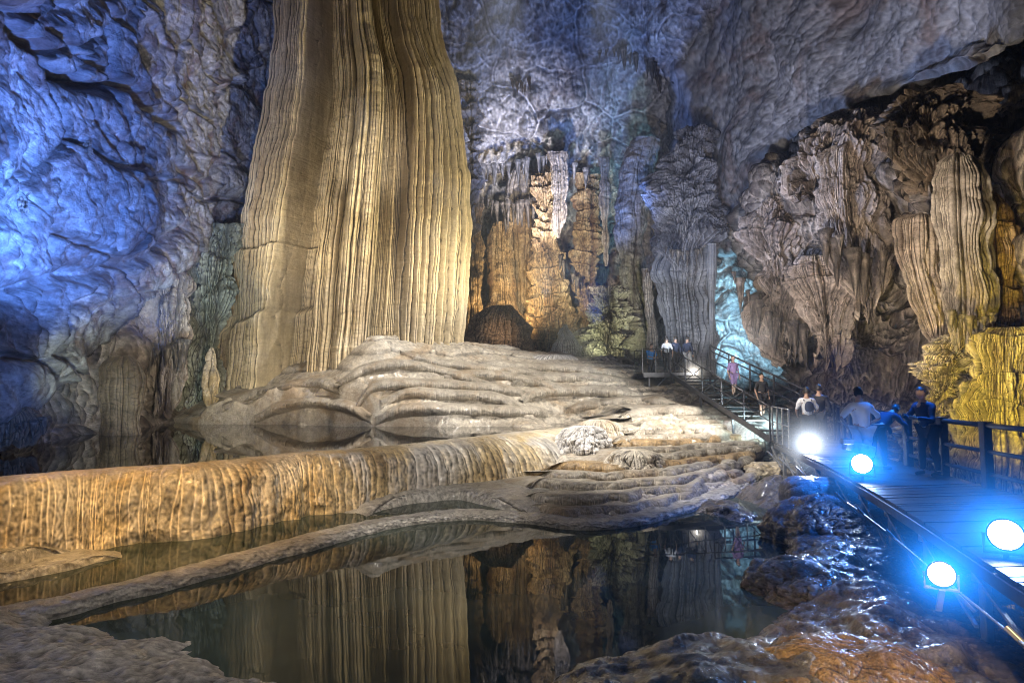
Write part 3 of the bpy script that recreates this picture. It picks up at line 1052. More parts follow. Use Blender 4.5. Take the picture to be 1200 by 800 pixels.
cprof = [(-420, 345, 480), (-250, 338, 490), (-100, 328, 500), (0, 320, 505), (60, 315, 515), (110, 308, 533), (160, 298, 540), (210, 286, 544), (270, 275, 545), (330, 266, 542), (390, 258, 538), (430, 254, 536), (470, 250, 536)]
o = body('stalagmite_column', cprof, 29, M['column'], k=.46, seed=1, rib=((1.2, .55), (.4, 1.5), (.17, 1.1)), nu=1700, nv=560, lump=.07, swirl=.35, extra=col_extra, ribmask=col_mask)
tag(o, 'giant pleated tan dripstone column rising through the roof at the centre left', 'column')



DG = None


def hit(px, py):
    """depth of the first surface of the place in that direction"""
    global DG
    if DG is None:
        bpy.context.view_layer.update()
        DG = bpy.context.evaluated_depsgraph_get()
    t = at(px, py, 10.0) - EYE
    ok, loc, *_ = sc.ray_cast(DG, Vector(EYE), Vector(t).normalized())
    return loc.y if ok else 30.0


# overlapping flowstone lips on the mound, following its surface
LIPS = [((393, 449), (437, 428), (480, 426), (520, 434), (553, 443), (575, 450)),
        ((418, 474), (433, 453), (467, 448), (520, 449), (573, 453), (622, 461)),
        ((446, 470), (480, 458), (510, 460), (560, 462), (587, 466), (613, 477)),
        ((440, 488), (473, 477), (520, 477), (570, 479), (620, 480), (645, 481)),
        ((262, 474), (290, 462), (330, 452), (372, 446), (400, 452)),
        ((300, 486), (330, 474), (370, 468), (410, 474), (436, 486)),
        ((470, 412), (500, 421), (550, 429), (600, 434), (640, 437)),
        ((560, 424), (600, 428), (650, 430), (700, 434), (735, 440)),
        ((600, 447), (640, 442), (690, 441), (730, 446), (765, 452)),
        ((611, 470), (622, 459), (665, 456), (710, 457), (750, 460)),
        ((662, 478), (716, 470), (764, 469), (800, 474)),
        ((728, 485), (770, 481), (824, 481), (850, 486)),
        ((520, 440), (560, 437), (600, 441), (640, 450), (670, 456))]
for k, ln in enumerate(LIPS):
    C_ = []
    for (u_, v_) in cr(np.array(ln, float), 14):
        C_.append(at(u_, v_, hit(u_, v_)))
    C_ = cr(np.array(C_), 60)
    # keep the line smooth and level with the slope
    for _ in range(14):
        C_[1:-1] = (C_[:-2] + 2 * C_[1:-1] + C_[2:]) / 4
    sg = np.linspace(0, 1, 60)
    pq = np.stack([C_[:, 0] * .8, 0 * sg + k, 0 * sg], -1)
    C_[:, 1] -= .18 * np.abs(pn(pq, 4)) + .05
    zc = C_[:, 2]

    def lf2(S, V, Lp, k=k, zc=zc):
        Q = np.stack([S, V * 1.2, 0 * S + k * 3.1], -1)
        zz = np.interp(np.linspace(0, 1, S.shape[1]), np.linspace(0, 1, len(zc)), zc)[None]
        face = smooth(.4, .7, V)
        e_ = smooth(0, .9, np.minimum(S, S[0, -1] - S))
        return face * (.12 * ribs(S + .2 * pn(Q, 3), .45, np.random.RandomState(k)) + .15 * ribs(S, .12, np.random.RandomState(k + 40))) + .05 * fbm(Q * 1.5, 3, 2) - .25 * (1 - e_) * face, zz + .02 * fbm(Q * 1.5, 3, 5) - .12 * (1 - e_)
    o = loft('ledge', C_, [(-1.1, .24), (-.5, .2), (-.15, .18), (.1, .12), (.24, .0), (.28, -.12), (.2, -.24), (-.05, -.36)], 500, 36, M['dais'], lf2)
    o.parent = TERR

HW = {q: hit(*q) for q in ((28, 250), (102, 180))}
# =================================================================== DRIPSTONE THINGS
def B_(name, label, cat, prof, d, mat, group=None, **kw):
    o = body(name, prof, d, M[mat], **kw)
    return tag(o, label, cat, group)


big = dict(nu=420, nv=260)
mid = dict(nu=260, nv=170)
# --- far grotto
B_('dripstone_column', 'knobbly golden column standing in the middle of the lit grotto', 'column', [(205, 622, 656), (240, 626, 652), (280, 625, 655), (320, 620, 663), (360, 617, 674), (395, 616, 680), (425, 612, 684)], 41, 'gold', k=.7, seed=3, lump=.35, tiers=.35, rib=((.8, .5), (.25, .6)), swirl=2, **big)
B_('dripstone_column', 'short golden fluted column at the left inside the grotto', 'column', [(262, 574, 602), (300, 572, 600), (340, 572, 604), (372, 566, 612)], 43, 'gold', k=.6, seed=4, lump=.2, rib=((.6, .6), (.2, .6)), **mid)
B_('dripstone_column', 'brown fluted column half hidden beside the right edge of the giant column', 'column', [(240, 540, 566), (300, 538, 566), (360, 536, 570), (420, 530, 574)], 40, 'gold', k=.6, seed=5, lump=.2, rib=((.7, .6), (.2, .6)), **mid)
B_('dripstone_curtain', 'dark brown folded curtain in the shaded hollow of the grotto', 'curtain', [(245, 588, 624), (300, 592, 622), (350, 598, 622), (372, 600, 620)], 44, 'gold', k=.3, seed=6, lump=.1, rib=((.5, .7),), fringe=.5, **mid)
B_('dripstone_fan', 'pale fan shaped cluster of drips hanging above the grotto', 'stalactite', [(196, 604, 614), (203, 598, 622), (215, 593, 628), (228, 592, 630), (236, 594, 628)], 42.5, 'drip', k=.5, seed=7, lump=.05, rib=((.45, .9),), fringe=.5, **mid)
B_('dripstone_column', 'reddish lumpy column right of the golden one', 'column', [(205, 672, 702), (240, 670, 704), (290, 668, 706), (335, 672, 702), (380, 676, 700), (420, 672, 706)], 42.5, 'gold', k=.6, seed=8, lump=.35, tiers=.3, rib=((.7, .5), (.2, .5)), **big)
B_('hanging_dripstone', 'stout drip covered pendant above the golden column', 'stalactite', [(180, 640, 668), (200, 643, 668), (230, 645, 666), (262, 650, 660), (275, 654, 657)], 40, 'drip', k=.7, seed=9, lump=.15, rib=((.5, .7), (.18, .6)), fringe=.3, **mid)
B_('hanging_dripstone', 'narrow pale pendant left of the tall smooth column', 'stalactite', [(185, 700, 716), (220, 701, 716), (260, 703, 715), (300, 706, 713), (312, 709, 711)], 40, 'drip', k=.7, seed=10, lump=.12, rib=((.4, .7),), **mid)
B_('dripstone_column', 'tall smooth tan column leaning under the blue roof lip', 'column', [(165, 736, 772), (200, 726, 764), (250, 720, 757), (300, 721, 754), (335, 728, 757), (370, 738, 764), (410, 745, 774), (440, 742, 780)], 36.5, 'drip', k=.8, seed=11, lump=.15, rib=((.9, .35), (.3, .3)), **big)
B_('dripstone_mound', 'broad pale green lumpy mound at the foot of the back wall', 'mound', [(336, 700, 728), (350, 690, 738), (372, 684, 746), (395, 678, 750), (410, 674, 752), (440, 668, 760)], 37, 'drip', k=.7, seed=12, lump=.35, tiers=.15, dm=1.0, ds=(.9, .6), rib=((.8, .5), (.25, .6)), swirl=2, **big)
B_('dripstone_curtain', 'wide grey fluted curtain hanging straight beside the bright blue passage', 'curtain', [(280, 786, 828), (296, 770, 838), (320, 765, 841), (350, 770, 838), (385, 776, 840), (415, 779, 836), (445, 786, 834)], 33, 'greycurtain', k=.45, seed=13, lump=.22, rib=((.75, .95), (.22, .8)), swirl=.5, **big)
B_('dripstone_column', 'slim round pipe on the right side of the grey curtain', 'column', [(286, 828, 840), (330, 829, 839), (400, 830, 838), (445, 828, 840)], 31.4, 'greycurtain', k=1, seed=14, lump=.05, rib=((.2, .4),), nu=80, nv=140)
B_('hanging_dripstone', 'craggy blue grey hanging mass over the grey curtain', 'stalactite', [(150, 800, 830), (175, 784, 846), (205, 768, 852), (235, 762, 850), (262, 772, 852), (285, 768, 842), (304, 782, 832), (322, 796, 818)], 33, 'bluedrip', k=.6, seed=15, lump=.6, dm=.8, ds=(.7, .3), rib=((.5, .5), (.18, .5)), fringe=.7, swirl=2, **big)
B_('dripstone_column', 'thin pale lit column between the mound and the grey curtain', 'column', [(315, 752, 762), (350, 754, 765), (390, 758, 770), (430, 756, 776)], 33.5, 'drip', k=1, seed=16, lump=.12, rib=((.3, .5),), nu=100, nv=160)
B_('brown_mound', 'smooth dark brown dome in front of the lit grotto', 'mound', [(358, 578, 596), (364, 566, 606), (376, 552, 616), (392, 543, 624), (410, 538, 627), (430, 534, 630)], 36.5, 'brown', k=.6, seed=17, lump=.25, dm=.35, ds=(.7, .5), rib=((1.0, .3), (.3, .3)), **mid)
B_('flowstone_mound', 'white draped mound on the crest of the terraces', 'mound', [(416, 618, 668), (420, 600, 676), (427, 590, 680), (436, 584, 684), (446, 580, 690)], 30.5, 'white', k=.7, seed=18, lump=.06, rib=((.3, .5), (.12, .5)), **mid)
B_('stalagmite', 'small sparkling white stalagmite at the foot of the golden column', 'stalagmite', [(380, 656, 664), (390, 652, 670), (402, 650, 676), (418, 646, 682)], 35, 'white', k=.9, seed=19, lump=.2, rib=((.35, .5), (.12, .5)), **mid)
B_('hanging_dripstone', 'long white ragged pendant along the right edge of the giant column', 'stalactite', [(95, 540, 566), (130, 544, 562), (180, 545, 564), (230, 545, 560), (280, 547, 556), (300, 550, 553)], 38, 'drip', k=.6, seed=20, lump=.4, tiers=.4, rib=((.4, .7),), **mid)
# --- recess below the blue wall
B_('dripstone_curtain', 'grey brown drip curtain under the blue wall, left of the pale green one', 'curtain', [(318, 186, 214), (332, 168, 226), (370, 163, 222), (410, 168, 216), (440, 170, 208), (462, 176, 200)], 25, 'drip', k=.5, seed=21, lump=.15, dm=.6, ds=(.8, .3), rib=((.7, .8), (.22, .8)), fringe=1.2, **big)
B_('dripstone_curtain', 'pale green drip curtain close to the left edge of the giant column', 'curtain', [(262, 232, 286), (285, 222, 284), (330, 212, 276), (380, 206, 266), (430, 200, 262), (470, 196, 262), (505, 192, 266)], 28, 'greenwhite', k=.5, seed=22, lump=.2, dm=.7, ds=(.8, .35), rib=((.8, .8), (.25, .8)), **big)
B_('dripstone_block', 'square brown block standing at the back of the left pool', 'rock', [(418, 128, 158), (430, 118, 166), (460, 117, 166), (490, 118, 165), (530, 116, 168)], 20, 'brown', k=.6, seed=23, lump=.12, rib=((.7, .25), (.2, .2)), **mid)
B_('dripstone_dome', 'low dark dome with a fringe of drips at the left edge', 'stalactite', [(470, -10, 24), (477, -40, 42), (488, -50, 48), (500, -44, 44), (512, -30, 34)], 15, 'brown', k=.6, seed=24, lump=.25, rib=((.12, .5), (.05, .5)), fringe=.35, **mid)
B_('orange_dripstone', 'small orange patch of dripstone beside the base of the giant column', 'stalactite', [(408, 244, 254), (430, 240, 256), (455, 238, 258), (475, 242, 256)], 26, 'orange', k=.6, seed=25, lump=.15, rib=((.3, .8),), fringe=.3, nu=120, nv=90)
# --- left wall growths
B_('brown_dripstone', 'brown forked drip growth low on the blue wall at the left edge', 'stalactite', [(218, 26, 30), (226, 16, 38), (236, 8, 42), (250, 6, 40), (266, 10, 32), (282, 14, 22)], HW[(28, 250)] + .25, 'rust', k=.8, seed=26, lump=.3, dm=.3, ds=(3, 1.5), rib=((.12, .9),), fringe=.4, nu=120, nv=90)
B_('brown_dripstone', 'small brown drip growth in the middle of the blue wall', 'stalactite', [(165, 101, 105), (171, 96, 109), (182, 94, 107), (194, 97, 101)], HW[(102, 180)] + .2, 'rust', k=.8, seed=27, lump=.2, rib=((.1, .9),), nu=80, nv=60)
# --- right massif
B_('dripstone_curtain', 'big rounded curtain with long drips in the middle of the right cave wall', 'curtain', [(172, 975, 1018), (182, 958, 1034), (205, 952, 1040), (235, 955, 1040), (265, 962, 1038), (295, 978, 1036), (325, 1000, 1032), (345, 1012, 1026)], 22.5, 'rust', k=.55, seed=30, lump=.2, dm=.5, ds=(.9, .3), rib=((.7, .7), (.22, .9), (.09, .6)), fringe=1.5, **big)
B_('dripstone_curtain', 'wide rough curtain on the left flank of the right cave wall', 'curtain', [(232, 895, 935), (250, 876, 960), (285, 868, 965), (320, 880, 962), (350, 884, 955), (375, 900, 945), (395, 915, 935)], 26.5, 'rust', k=.5, seed=31, lump=.35, dm=1.3, rib=((.8, .7), (.25, .9)), fringe=1.6, swirl=2, **big)
B_('dripstone_curtain', 'slanting small curtain filling the gap below the big rounded curtain', 'curtain', [(300, 935, 985), (320, 930, 1000), (350, 938, 1005), (380, 950, 1000), (405, 965, 990)], 23.5, 'rust', k=.5, seed=32, lump=.3, tiers=.3, rib=((.5, .8), (.16, .9)), fringe=1.2, **mid)
B_('dripstone_curtain', 'golden brown thin curtain left of the pale round topped pillar', 'curtain', [(252, 1062, 1090), (262, 1050, 1100), (300, 1052, 1102), (340, 1066, 1106), (372, 1082, 1108), (390, 1092, 1104)], 17.5, 'rust', k=.5, seed=33, lump=.12, rib=((.35, .8), (.12, .8)), fringe=.6, **mid)
B_('dripstone_pillar', 'pale round topped pillar with long straight drips on the right', 'column', [(180, 1112, 1140), (188, 1101, 1152), (205, 1097, 1158), (240, 1098, 1161), (290, 1100, 1166), (335, 1106, 1166), (372, 1112, 1160), (395, 1116, 1152)], 15.8, 'palegrey', k=.6, seed=34, lump=.12, rib=((.4, .8), (.14, .9)), fringe=.5, swirl=.5, **big)
B_('dripstone_pillar', 'orange fluted pillar leaning outwards at the right edge under a dark hollow', 'column', [(215, 1142, 1160), (240, 1146, 1176), (270, 1148, 1190), (310, 1150, 1199), (350, 1150, 1203), (388, 1148, 1204)], 16.2, 'gold', k=.6, seed=35, lump=.15, tiers=.1, rib=((.4, .7), (.14, .8)), **big)
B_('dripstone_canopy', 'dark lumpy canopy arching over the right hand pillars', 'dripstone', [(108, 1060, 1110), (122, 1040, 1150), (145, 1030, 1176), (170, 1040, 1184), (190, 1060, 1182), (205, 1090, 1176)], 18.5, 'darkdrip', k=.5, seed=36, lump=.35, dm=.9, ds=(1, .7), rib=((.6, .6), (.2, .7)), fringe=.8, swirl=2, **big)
B_('dripstone_canopy', 'grey violet shoulder above the big rounded curtain', 'dripstone', [(128, 985, 1030), (142, 955, 1060), (165, 930, 1075), (190, 920, 1070), (215, 925, 1050)], 23.8, 'rust', k=.5, seed=37, lump=.35, dm=.9, ds=(.9, .6), rib=((.7, .6), (.22, .8)), fringe=.8, swirl=2, **big)
B_('dripstone_cascade', 'bright yellow fluted cascade at the right edge behind the railing', 'dripstone', [(384, 1160, 1215), (395, 1146, 1235), (420, 1140, 1245), (450, 1132, 1255), (480, 1128, 1262), (520, 1120, 1275), (660, 1110, 1290)], 14.8, 'yellow', k=.5, seed=38, lump=.12, tiers=.12, dm=.4, ds=(1.2, .5), rib=((.35, .9), (.12, .9)), **big)
B_('dripstone_cascade', 'ledged yellow brown cascade left of the bright yellow one', 'dripstone', [(392, 1112, 1150), (405, 1095, 1165), (425, 1080, 1168), (450, 1072, 1170), (480, 1062, 1172), (530, 1054, 1180), (660, 1040, 1190)], 16.4, 'yellow', k=.5, seed=39, lump=.3, tiers=.25, dm=.7, ds=(1.3, 1.0), rib=((.3, .7), (.1, .8)), swirl=2, **big)

# --- single stalactites, thin cones with drip rings
STALS = {}


def stal_mesh(v, mat):
    rs = np.random.RandomState(v)
    nu, nv = 14, 22
    t = np.linspace(0, 2 * math.pi, nu, endpoint=False)
    z = np.linspace(0, 1, nv)
    T, Z = np.meshgrid(t, z)
    P0 = np.stack([np.cos(T), np.sin(T), Z * 3], -1)
    r = (1 - Z) ** (.6 + .5 * rs.rand()) * .12 + .006
    r = r * (1 + .35 * pn(P0 * 1.4, v) + .2 * pn(P0 * np.array([2.5, 2.5, .5]), v + 3)) + .02 * (Z < .1)
    cx = .05 * np.sin(Z * 2 + v)
    P = np.stack([r * np.cos(T) + cx, r * np.sin(T), -Z], -1)
    o = grid_obj('stalactite', P, M[mat], closed=True)
    return o


def stals(edge, d, n, lo, hi, mat, label, group, seed):
    rs = random.Random(seed)
    e = cr(np.array([at(p[0], p[1], (p[2] if len(p) > 2 else d)) for p in edge], float), 200)
    src = []
    for i in range(n):
        p = e[min(199, int((i + rs.random()) / n * 200))]
        if seed in (10, 12):
            u_, v_ = pix(p)
            p = at(u_, v_, hit(u_, v_) - .05)
        if i < 5:
            o = stal_mesh(seed * 7 + i, mat)
            src.append(o)
        else:
            o = rs.choice(src).copy()
            COL.objects.link(o)
        h = lo + (hi - lo) * rs.random() ** 1.6
        wdt = h ** .6 * rs.uniform(.8, 1.5)
        o.location = (p[0] + rs.uniform(-.1, .1), p[1] + rs.uniform(-.3, .2), p[2] + .1 * h)
        o.scale = (wdt, wdt, h)
        o.rotation_euler = (0, 0, rs.random() * 6)
        tag(o, label, 'stalactite', group)


stals([(560, 232), (590, 240), (620, 238), (650, 232)], 41.5, 22, .6, 2.6, 'drip', 'thin tan stalactite in the fringe above the lit grotto', 'stalactites above the grotto', 1)
stals([(545, 205), (570, 196), (600, 192), (640, 186), (690, 200)], 41, 20, .6, 2.2, 'white', 'white stalactite under the pale band above the grotto', 'white stalactites below the pale band', 2)
stals([(655, 300), (680, 330), (700, 350), (715, 345)], 40, 12, .5, 1.8, 'drip', 'short stalactite on the right side of the grotto', 'stalactites right of the grotto', 3)
stals([(858, 320), (880, 345), (900, 372), (925, 380), (955, 390)], 25.5, 18, .5, 2.0, 'rust', 'brown stalactite along the lower left edge of the right cave wall', 'stalactites on the edge of the right wall', 4)
stals([(965, 270), (990, 290), (1010, 305), (1032, 300)], 21.0, 14, .6, 1.9, 'rust', 'long thin drip hanging from the big rounded curtain', 'drips of the big rounded curtain', 5)
stals([(1100, 365), (1120, 372), (1140, 375), (1158, 368)], 15.0, 9, .25, .7, 'palegrey', 'pale drip at the lower end of the round topped pillar', 'drips of the round topped pillar', 6)
stals([(165, 395), (185, 410), (205, 405), (222, 400)], 24.4, 12, .5, 1.8, 'drip', 'grey drip hanging from the curtain under the blue wall', 'drips under the blue wall', 7)
stals([(-10, 490), (10, 496), (30, 496), (50, 490)], 14.4, 12, .2, .5, 'drip', 'short drip under the dark dome at the left edge', 'drips under the dark dome', 8)
stals([(775, 292), (800, 296), (825, 292)], 31.6, 10, .3, 1.0, 'drip', 'small blue grey drip under the craggy hanging mass', 'drips of the craggy hanging mass', 9)
stals([(700, 60), (730, 62), (760, 70), (775, 95)], 37, 14, .5, 1.6, 'drip', 'small drip on the violet roof left of the rusty band', 'drips on the violet roof', 10)
stals([(600, 96), (612, 98), (622, 92)], 38.5, 6, .4, 1.0, 'brown', 'brown drip in the pale patch of the violet roof', 'brown drips in the pale patch', 12)
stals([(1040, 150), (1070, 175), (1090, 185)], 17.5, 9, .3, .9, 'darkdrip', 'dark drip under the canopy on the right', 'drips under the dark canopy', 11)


# --- boulders
def boulder(name, label, c, r, mat, seed, lump=.25, fine=.06, nu=260, nv=170, sq=1.0, cat='rock', sharp=.0, rz=0):
    th = np.linspace(0, 2 * math.pi, nu, endpoint=False)
    ph = np.linspace(.02, math.pi - .02, nv)
    T, Pp = np.meshgrid(th, ph)
    D = np.stack([np.sin(Pp) * np.cos(T), np.sin(Pp) * np.sin(T), np.cos(Pp)], -1)
    if sq != 1:
        D = np.sign(D) * np.abs(D) ** sq
    Q = D * np.array(r)
    rr = min(r)
    f1, f2, cid = worley(Q / rr * .9, seed)
    n = lump * fbm(Q / rr * .7, 3, seed) + .12 * (cid - .5) * smooth(0, .2, f2 - f1) * (1 + sharp * 2) + fine * 2 * (billow(Q * 3.5, 4, seed + 4) - .5)
    Q = Q * (1 + n[..., None] * .8)
    ca, sa = math.cos(rz), math.sin(rz)
    Q = np.stack([Q[..., 0] * ca - Q[..., 1] * sa, Q[..., 0] * sa + Q[..., 1] * ca, Q[..., 2]], -1) + np.array(c)
    return tag(grid_obj(name, Q, M[mat], closed=True, flip=True), label, cat)


boulder('boulder', 'brown bulging flowstone boulder with a glittering wet crest at the bottom right', (3.2, 5.9, -.3), (1.5, .85, .78), 'wetbrown', 1, .25, nu=420, nv=260, rz=.35)
boulder('boulder', 'blue glittering crusted rock at the bottom centre of the pool edge', (1.15, 5.6, -.3), (.95, .6, .42), 'wetblue', 2, .35, .12, nu=420, nv=260)
boulder('boulder', 'second blue glittering rock, between the brown boulder and the bottom centre', (2.1, 5.7, -.3), (.7, .6, .45), 'wetblue', 12, .35, .12, nu=320, nv=200)
boulder('boulder', 'long dark wet boulder sloping between the pool and the boardwalk', (4.5, 8.7, -.15), (1.0, 1.3, .55), 'wet', 3, .25, .08, nu=320, nv=200, rz=.5)
boulder('boulder', 'pale violet squared block beside the glittering slope', (6.55, 13.2, .5), (.65, .6, .5), 'white', 4, .12, .03, sq=.7)
boulder('boulder', 'glittering blue white sloping rock below the squared block', (5.9, 11.6, .0), (.85, 1.7, .75), 'wetblue', 5, .3, .1, nu=360, nv=240, rz=.2)
boulder('boulder', 'blue streaked flat rock under the edge of the boardwalk', (5.75, 9.9, -.05), (.8, 1.4, .5), 'wetblue', 6, .25, .08, nu=300, nv=200, rz=.4)
boulder('boulder', 'bright white rounded flowstone lobe at the right end of the terraces', at(868, 512, 22.3) + np.array([0, .6, -.2]), (1.0, 1.5, .85), 'white', 7, .15, .03, rz=.3)
boulder('boulder', 'small orange brown rock at the right tip of the terraces', at(905, 548, 19.2) + np.array([0, 0, -.1]), (.9, .5, .3), 'orange', 8, .3, .06)
boulder('boulder', 'dark rock in shadow at the back right of the pool', (5.0, 14.5, -.2), (.7, 1.2, .4), 'wet', 9, .3, .08)
for k, (px, py, d, r, lb) in enumerate(((660, 428, 31, .5, 'low brown lump on the crest of the terraces near the platform'), (715, 428, 31.5, .7, 'grey lump on the crest of the terraces beside the green mound'), (800, 470, 27, .8, 'brown rock under the front edge of the platform'), (835, 480, 26, .7, 'grey rock under the middle of the stairs'))):
    boulder('rock', lb, at(px, py, d), (r * 1.5, r, r * .7), 'drip', 20 + k, .3, .08, nu=120, nv=80)

B_('flowstone_lobe', 'tall white fluted lobe closing the right end of the long dam wall', 'flowstone', [(499, 672, 700), (503, 662, 708), (515, 655, 713), (540, 652, 714), (572, 650, 712), (602, 650, 710)], 19.6, 'white', k=.9, seed=60, lump=.3, dm=.3, ds=(1.2, .7), rib=((.5, .4), (.17, .3)), **mid)
B_('flowstone_lobe', 'low white draped dome between the dam end and the stacked ledges', 'flowstone', [(527, 724, 760), (532, 712, 770), (544, 706, 776), (562, 703, 778), (585, 700, 776)], 17.4, 'dais', k=.8, seed=61, lump=.22, dm=.2, ds=(1.5, 1), rib=((.4, .3), (.14, .3)), **mid)
B_('flowstone_lobe', 'smaller cream lobe behind the tall white one, at the edge of the upper pool', 'flowstone', [(492, 690, 716), (496, 680, 728), (506, 676, 734), (520, 674, 736), (540, 672, 736)], 21.5, 'dais', k=.8, seed=62, lump=.12, rib=((.5, .4), (.15, .5)), **mid)

def spot(src, tgt, col, power, ang=60, blend=.8, size=.3):  # serves lamps with fixtures and unseen fills without any
    ld = bpy.data.lights.new('lamp_or_fill_spot', 'SPOT')
    ld.energy = power
    ld.color = col
    ld.spot_size = rad(ang)
    ld.spot_blend = blend
    ld.shadow_soft_size = size
    o = bpy.data.objects.new('lamp_or_fill_spot', ld)
    COL.objects.link(o)
    o.location = src
    v = Vector(tgt) - Vector(src)
    o.rotation_euler = v.to_track_quat('-Z', 'Y').to_euler()
    return o


def point(src, col, power, size=.3):
    ld = bpy.data.lights.new('cave_lamp', 'POINT')
    ld.energy = power
    ld.color = col
    ld.shadow_soft_size = size
    o = bpy.data.objects.new('cave_lamp', ld)
    COL.objects.link(o)
    o.location = src
    return o


# =================================================================== BOARDWALK, STAIRS, RAILINGS
DZ = 1.2
Nn = [(3.6, 2.2), (4.55, 5.4), (5.5, 8.3), (6.25, 10.8), (7.05, 13.7), (7.8, 17), (8.4, 19.6)]
Ff = [(6.8, 2.0), (7.6, 5.6), (8.1, 8.6), (8.5, 11.2), (9.0, 14), (9.8, 17), (10.7, 19.6)]
NL = cr(np.array(Nn, float), 400)
FL = cr(np.array(Ff, float), 400)


def near(t):
    return NL[int(np.clip(t, 0, 1) * 399)]


def far(t):
    return FL[int(np.clip(t, 0, 1) * 399)]


root = empty('boardwalk', (6.5, 10, DZ), 'dark planked boardwalk on steel legs running back to the stairs on the right', 'boardwalk')


def part(mb, name, mat, parent, smooth_=False):
    """mesh given in world coordinates, child of an Empty that only has a location and z rotation"""
    o = mb.build(name, mat, parent, smooth_)
    o.matrix_parent_inverse = Matrix.Translation(parent.location).inverted() if parent.rotation_euler.z == 0 else (Matrix.Translation(parent.location) @ Matrix.Rotation(parent.rotation_euler.z, 4, 'Z')).inverted()
    return o


mb = MB()
npl = 118
for i in range(npl):
    a0, a1 = i / npl, (i + .95) / npl
    jit = random.Random(i).uniform(-.004, .004)
    P = [near(a0), far(a0), far(a1), near(a1)]
    V = [(p[0], p[1], DZ + jit) for p in P] + [(p[0], p[1], DZ - .04 + jit) for p in P]
    mb.add(V, [(0, 1, 2, 3), (7, 6, 5, 4), (0, 4, 5, 1), (1, 5, 6, 2), (2, 6, 7, 3), (3, 7, 4, 0)])
part(mb, 'deck', M['timber'], root)
for side, L_ in (('n', NL), ('f', FL)):
    mb = MB()
    for i in range(0, 380, 20):
        a, b = L_[i], L_[min(399, i + 20)]
        mb.bar((a[0], a[1], DZ - .12), (b[0], b[1], DZ - .12), .06, .14)
    part(mb, 'edge_beam', M['rail'], root)
for i in range(11):
    t = .04 + i * .095
    n_, f_ = near(t), far(t)
    mb = MB()
    mb.bar((n_[0], n_[1], DZ - .24), (f_[0], f_[1], DZ - .24), .08, .1)
    part(mb, 'cross_beam', M['steel'], root)
    for q, s_ in ((n_, 1), (f_, -1)):
        c = q + (f_ - n_) * .04 * s_
        mb = MB()
        mb.bar((c[0], c[1], -.6), (c[0], c[1], DZ - .28), .09, .09, (1, 0, 0))
        part(mb, 'support_leg', M['steel'], root)
    if i % 1 == 0 and i < 10:
        n2 = near(t + .095)
        mb = MB()
        mb.bar((n_[0], n_[1], DZ - .75), (n2[0], n2[1], DZ - .2), .04, .04)
        part(mb, 'brace', M['steel'], root)
        mb = MB()
        o_ = n_ + (n2 - n_) * .22
        mb.bar((n_[0], n_[1], DZ - .6), (o_[0] - .35, o_[1], DZ - .22), .04, .04)
        part(mb, 'brace', M['steel'], root)
# bright conduit running outside the near edge
mb = MB()
mb.tube([(near(t)[0] - .28, near(t)[1], DZ - .3) for t in np.linspace(.12, .5, 14)], .014)
part(mb, 'conduit', M['steel'], root, True)


def railing(label, line, z0, z1, w, mat, group=None, h=1.08, rails=(1.0, .55), rw=.06, every=None, infill=0):
    r = empty('railing', (line[0][0], line[0][1], z0), label, 'railing', group)
    n = len(line)
    zs = np.linspace(z0, z1, n)
    for i, (x, y) in enumerate(line):
        mb = MB()
        mb.bar((x, y, zs[i] - .05), (x, y, zs[i] + h * (1.04 if w > .1 else 1)), w, w, (1, 0, 0))
        if w > .1:
            mb.bar((x, y, zs[i] + h * 1.041), (x, y, zs[i] + h * 1.06), w * 1.2, w * 1.2, (1, 0, 0))
        part(mb, 'post', mat, r)
    for k in rails:
        mb = MB()
        for i in range(n - 1):
            mb.tube([(line[i][0], line[i][1], zs[i] + h * k), (line[i + 1][0], line[i + 1][1], zs[i + 1] + h * k)], rw / 2 * (1 if k > .9 else .8), 8)
        part(mb, 'rail', mat, r, True)
    if infill:
        for i in range(n - 1):
            mb = MB()
            mb.tube([(line[i][0], line[i][1], zs[i] + h * rails[0]), (line[i + 1][0], line[i + 1][1], zs[i + 1] + .08)], .018, 6)
            part(mb, 'diagonal', mat, r, True)
    return r


fl = [tuple(far(t)) for t in np.linspace(.03, .72, 9)]
railing('thick dark timber style railing on the far side of the boardwalk at the right edge', [(x - .08, y) for x, y in fl], DZ, DZ, .15, M['railwood'], rw=.09, rails=(1.0, .58, .22))
fl = [tuple(far(t)) for t in np.linspace(.75, 1, 5)]
railing('dark railing on the far side of the boardwalk in front of the stairs foot', [(x - .08, y) for x, y in fl], DZ, DZ, .09, M['rail'], rw=.06)
fl = [tuple(near(t)) for t in np.linspace(.84, .99, 4)]
railing('low steel railing on the near side of the boardwalk at the stairs foot', [(x + .05, y) for x, y in fl], DZ, DZ, .05, M['steel'], rw=.04)

# stairs up to the platform
TOPZ = 3.54
s0n, s1n = np.array([8.4, 19.6]), np.array([7.25, 27.4])
s0f, s1f = np.array([10.5, 19.6]), np.array([9.1, 27.4])
st = empty('staircase', (9, 20, DZ), 'steel staircase climbing from the boardwalk to the platform', 'staircase')
ns = 16
for i in range(ns):
    t0, t1 = i / ns, (i + .93) / ns
    z = DZ + (TOPZ - DZ) * (i + 1) / (ns + 1)
    P = [s0n + (s1n - s0n) * t0, s0f + (s1f - s0f) * t0, s0f + (s1f - s0f) * t1, s0n + (s1n - s0n) * t1]
    mb = MB()
    V = [(p[0], p[1], z) for p in P] + [(p[0], p[1], z - .05) for p in P]
    mb.add(V, [(0, 1, 2, 3), (7, 6, 5, 4), (0, 4, 5, 1), (1, 5, 6, 2), (2, 6, 7, 3), (3, 7, 4, 0)])
    part(mb, 'tread', M['timber'], st)
